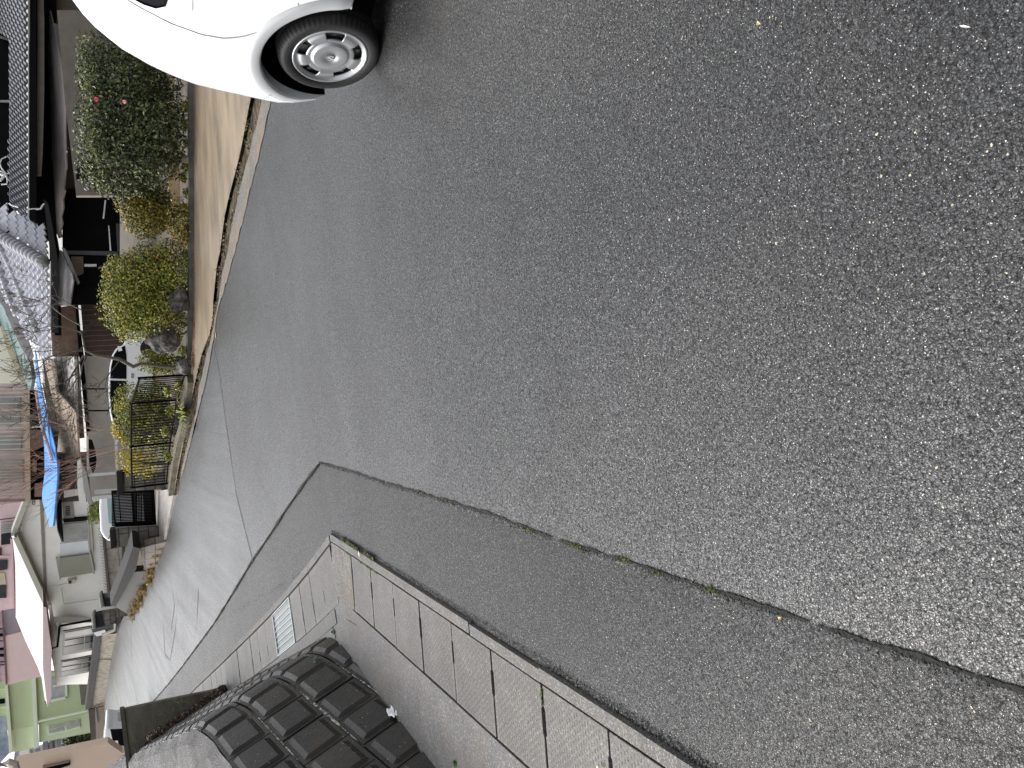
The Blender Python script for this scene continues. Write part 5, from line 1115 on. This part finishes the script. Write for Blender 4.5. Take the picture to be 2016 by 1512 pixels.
# dressed stone wall with dark coping climbing the street
LW=empty('dressed_stone_wall',G(216,1320),'long dressed stone retaining wall with dark coping along the far street side','wall')
for (a_,b_,poly,cap) in (((229,1250),(220,1290),[(197,1251),(232,1247),(231,1254),(221,1300),(193,1300)],[(187,1250),(198,1251),(193.5,1300),(182,1300)]),
                         ((220,1290),(208,1362),[(193,1298.5),(222,1298.5),(213,1348),(207.5,1392),(178,1397)],[(182,1298.5),(193.5,1298.5),(180,1395),(168,1398)])):
    pl_=vline(a_,b_); slab('face',M_wst,LW,pl_,poly,.25); slab('coping',M_cap,LW,pl_,cap,.4,.08)
lw2=empty('plain_wall',G(205,1400),'low tan rendered wall with pale rail beyond the dressed stone wall','wall'); PLn=FP(G(205,1400).y)
slab('face',mat('tan_render',(.46,.37,.29),.8,.08,2),lw2,PLn,[(187,1394),(207,1390),(205,1430),(200,1470),(190,1470)],.2)
slab('back_wall',mat('dark_wall',(.12,.10,.09),.8,.2,2),lw2,PLn,[(174,1397),(188,1394),(196,1470),(180,1470)],.2,-.2); slab('rail',M_gut,lw2,PLn,[(187,1393),(189,1393),(193,1422),(191,1423)],.08,.1)
# iron fence on the low kerb
fpts=[(383,737),(366,786),(352,870),(344,950)]; ftop=[275,258.5,258,260]
FB=[G(*p) for p in fpts]
fe=empty('iron_fence',FB[1],'black iron bar fence bending round the planted corner','fence')
def H_at(i): return zat(FB[i].x,FB[i].y,ftop[i])
M_fb=M_iron
tops=[Vector((p.x,p.y,H_at(i))) for i,p in enumerate(FB)]; bots=[Vector((p.x,p.y,gz(p.x,p.y)+.13)) for p in FB]
b=MB(); b.tube(tops,.018,6); b.build('top_rail',M_fb,fe); b=MB(); b.tube([x+Vector((0,0,.02)) for x in bots],.014,6); b.build('bottom_rail',M_fb,fe)
for i in range(4):
    b=MB(); b.box((tops[i]+bots[i])/2,(.018,.018,(tops[i].z-bots[i].z)/2+.03)); b.build('post',M_fb,fe)
b=MB()
for i in range(3):
    n_=int((bots[i+1]-bots[i]).length/.085)
    for k in range(1,n_):
        f=k/n_; b.tube([bots[i].lerp(bots[i+1],f),tops[i].lerp(tops[i+1],f)],.0075,4)
b.build('bars',M_fb,fe)
# concrete sill in front of the gate
sl_=line([(344,962),(346,975),(326,1072),(312,1068),(312,966)]); struct(quad_sheet('gate_sill',sl_,concrete('sill_concrete',.33,.6,warm=.07),.045,.08))

# ---------------- small things ----------------
def weed(label,x,y,rx,ry,n,seed,leaf=.03,m=None,dzz=.03,P=None):
    g0=P or G(x,y); s=mpp(g0); b=MB(); r=random.Random(seed)
    for i in range(n):
        a=r.uniform(0,6.28); f=r.random()**.6; p=g0+Vector((math.cos(a)*ry*s*f,math.sin(a)*ry*s*f*.7,r.uniform(.005,rx*s)*(1-.6*f)))
        nrm=Vector((r.uniform(-.6,.6),r.uniform(-.9,.2),1)).normalized(); e1=nrm.orthogonal().normalized(); q=r.uniform(0,6.28); e1=(e1*math.cos(q)+nrm.cross(e1)*math.sin(q)); e2=nrm.cross(e1); L_=leaf*r.uniform(.5,1.2)
        pts=[p+e1*(L_*.55*math.cos(t))+e2*(L_*.42*math.sin(t))+nrm*(.004*math.sin(3*t)) for t in [k*math.pi/3 for k in range(6)]]
        b.add(pts,[(0,1,2,3,4,5)])
    return tag(b.build('weed',m or M_weedg),label,'weed')
M_weedg=leafmat('weed_leaf',[(.02,.04,.012),(.05,.09,.025),(.10,.17,.05)],.4)
gc=[(x,y,9,12,G(382,y).y+dy) for x,y,dy in ((366,210,0),(362,245,.1),(368,280,0),(364,330,0),(360,350,.2),(368,380,0),(366,500,0),(372,520,0),(360,690,.1),(362,410,.1),(330,770,.3),(335,810,.3),(325,850,.3),(330,900,.3),(352,760,.2))]
tag(crown('ground_cover',gc,3600,.045,M_orange,seed=51,shell=.2),'low green ground cover between the shrubs and boulders','ground cover',kind='stuff')
weed('green rosette weed at the foot of the retaining wall corner',664,1246,14,11,90,1,.028)
weed('small green weed sprouting from the second joint of the retaining wall',0,0,8,9,60,2,.022,P=WS(-.28,.30,.02))
weed('green weed at the lower photo edge beside the pavement',905,1500,16,8,60,3,.03)
# white plastic scrap caught on a block
b=MB(); r=random.Random(2); cpt=WS(-1.66,.30,.02); vs=[]
for i in range(7):
    for j in range(5):
        u=(i/6-.5)*.10; v=(j/4-.5)*.055*(1-.5*abs(i/6-.5)); p=WS(-1.66+u,.30+v-.02*abs(u)*10,.03+.018*math.sin(i*1.3)+.010*math.cos(j*2.1)); vs.append(p)
b.add(vs,[(i*5+j,i*5+j+1,(i+1)*5+j+1,(i+1)*5+j) for i in range(6) for j in range(4)]); tag(b.build('plastic_scrap',mat('white_plastic',(.8,.8,.8),.4,.05,10),smooth=True),'white plastic scrap caught between two retaining wall blocks','scrap')
# fallen leaves on the road, each one its own piece
def leaf_piece(label,x,y,L_,wd,ang,col,name='fallen_leaf',dz=.017):
    g0=G(x,y); g0.z=gz(g0.x,g0.y)+dz; b=MB(); vs=[]; e1=Vector((math.cos(ang),math.sin(ang),0)); e2=Vector((-e1.y,e1.x,0)); N_=8
    for i in range(N_+1):
        f=i/N_; w_=wd*math.sin(math.pi*min(1,f*.93+.03))**.8; 
        for s in (-1,0,1): vs.append(g0+e1*(L_*(f-.5))+e2*(w_*s*.5)+Vector((0,0,.004+.002*abs(s)+.003*math.sin(f*3))))
    b.add(vs,[(i*3+j,i*3+j+1,(i+1)*3+j+1,(i+1)*3+j) for i in range(N_) for j in (0,1)])
    return tag(b.build(name,mat('leaf_%d'%int(col[0]*100+col[2]*7),col,.6,.15,60)),label,'leaf')
leaf_piece('pale yellow leaf lying on the gutter kerb near its corner',716,1089,.045,.022,.3,(.62,.56,.30),dz=.027)
leaf_piece('slim white leaf near the top right photo corner',1917,55,.024,.0035,1.05,(.78,.76,.70))
leaf_piece('orange leaf lying by the kerb on the far road edge',428,660,.10,.05,.2,(.75,.42,.12))
leaf_piece('curled tan leaf on the gutter cover at the lower photo edge',1193,1508,.03,.016,1.2,(.60,.50,.28),dz=.026)
leaf_piece('cream leaf fragment beside the seam on the right',1549,1213,.012,.006,1.9,(.72,.66,.52))
leaf_piece('cream leaf fragment on the lower right asphalt',1610,1412,.011,.005,.8,(.70,.63,.50))
leaf_piece('tan leaf fragment on the upper right asphalt',1508,48,.016,.009,.9,(.40,.32,.18))
leaf_piece('small cream fragment on the middle right asphalt',1332,432,.009,.006,.4,(.72,.70,.60))
# moss along the seams and kerbs
def moss(label,pts,wd,n,seed,dz=.015,clump=.0,m=M_moss,sz=(.003,.009),noff=0):
    r=random.Random(seed); b=MB(); pts=resample(pts,.02)
    for i in range(n):
        k=r.uniform(0,len(pts)-1.01); j=int(k); p=pts[j].lerp(pts[j+1],k-j)
        if mnoise.noise(Vector((p.x*2.6,p.y*2.6,seed)))<clump: continue
        p=p+Vector((r.gauss(0,wd)+noff,r.gauss(0,wd*.5),0)); p.z=gz(p.x,p.y)+dz+r.uniform(0,.007); s=r.uniform(*sz); nrm=Vector((r.uniform(-.6,.6),r.uniform(-.6,.6),1)).normalized(); e1=nrm.orthogonal().normalized(); q=r.uniform(0,6.28); e1=e1*math.cos(q)+nrm.cross(e1)*math.sin(q); e2=nrm.cross(e1)
        b.add([p-e1*s,p+e2*s*.7,p+e1*s,p-e2*s*.7],[(0,1,2,3)])
    return tag(b.build('moss',m),label,'moss',kind='stuff')
mc=[G(x+jx,y+jx*.3) for x,y in ((764,950),(826,967),(889,986),(1047,1041),(1140,1074),(1150,1078),(1300,1126),(1410,1160),(1235,1100)) for jx in (-8,-3,3,8)]
def clumps(label,P,n,seed,sp):
    r=random.Random(seed); b=MB()
    for q in P:
        for i in range(n):
            p=q+Vector((r.gauss(0,sp*.5),r.gauss(0,sp),0)); p.z=gz(p.x,p.y)+.013+r.uniform(0,.006); s=r.uniform(.0018,.0045); e1=Vector((r.uniform(-1,1),r.uniform(-1,1),r.uniform(-.5,.5))).normalized()*s; e2=Vector((r.uniform(-1,1),r.uniform(-1,1),r.uniform(-.5,.5))).normalized()*s
            b.add([p-e1,p+e2,p+e1,p-e2],[(0,1,2,3)])
    return tag(b.build('moss',M_moss),label,'moss',kind='stuff')
clumps('green moss clumps in the road seam',mc,26,3,.010)
moss('moss line along the outer edge of the gutter kerb',[cor+od*.35-on*.012,cor+od*1.25-on*.012],.006,1700,4,clump=-.15,dz=.018)
moss('moss line inside the gutter kerb',[cor+od*.3+on*.066,cor+od*1.3+on*.066],.004,900,5,clump=-.1,dz=.016)
moss('moss tufts along the gutter kerb near the photo edge',[cor+od*2.4-on*.014,cor+od*4.6-on*.014],.009,2600,6,clump=.05,dz=.010)
moss('moss in the joint of a gutter cover',[cor+od*(S0+.505*6-.0)+on*.08,cor+od*(S0+.505*6)+on*.35],.003,110,7,clump=.0,dz=.018)
moss('moss along the street gutter kerb and seam',[cl[3],cl[4]]+[cor+ol*1.5-oln*.01],.012,500,8,clump=.0,dz=.016)
moss('dark grit along the gutter kerb',[cor+od*0-on*.02,cor+od*8-on*.02],.008,4500,9,clump=-.6,dz=.004,m=leafmat('grit',[(.012,.012,.013),(.03,.03,.03),(.06,.06,.06)],.6),sz=(.002,.006))
moss('dark grit along the seam',[p for p in cr],.005,6000,10,clump=-.35,dz=.013,m=leafmat('grit2',[(.008,.008,.008),(.03,.03,.03),(.10,.10,.10)],.6),sz=(.002,.006),noff=-.012)
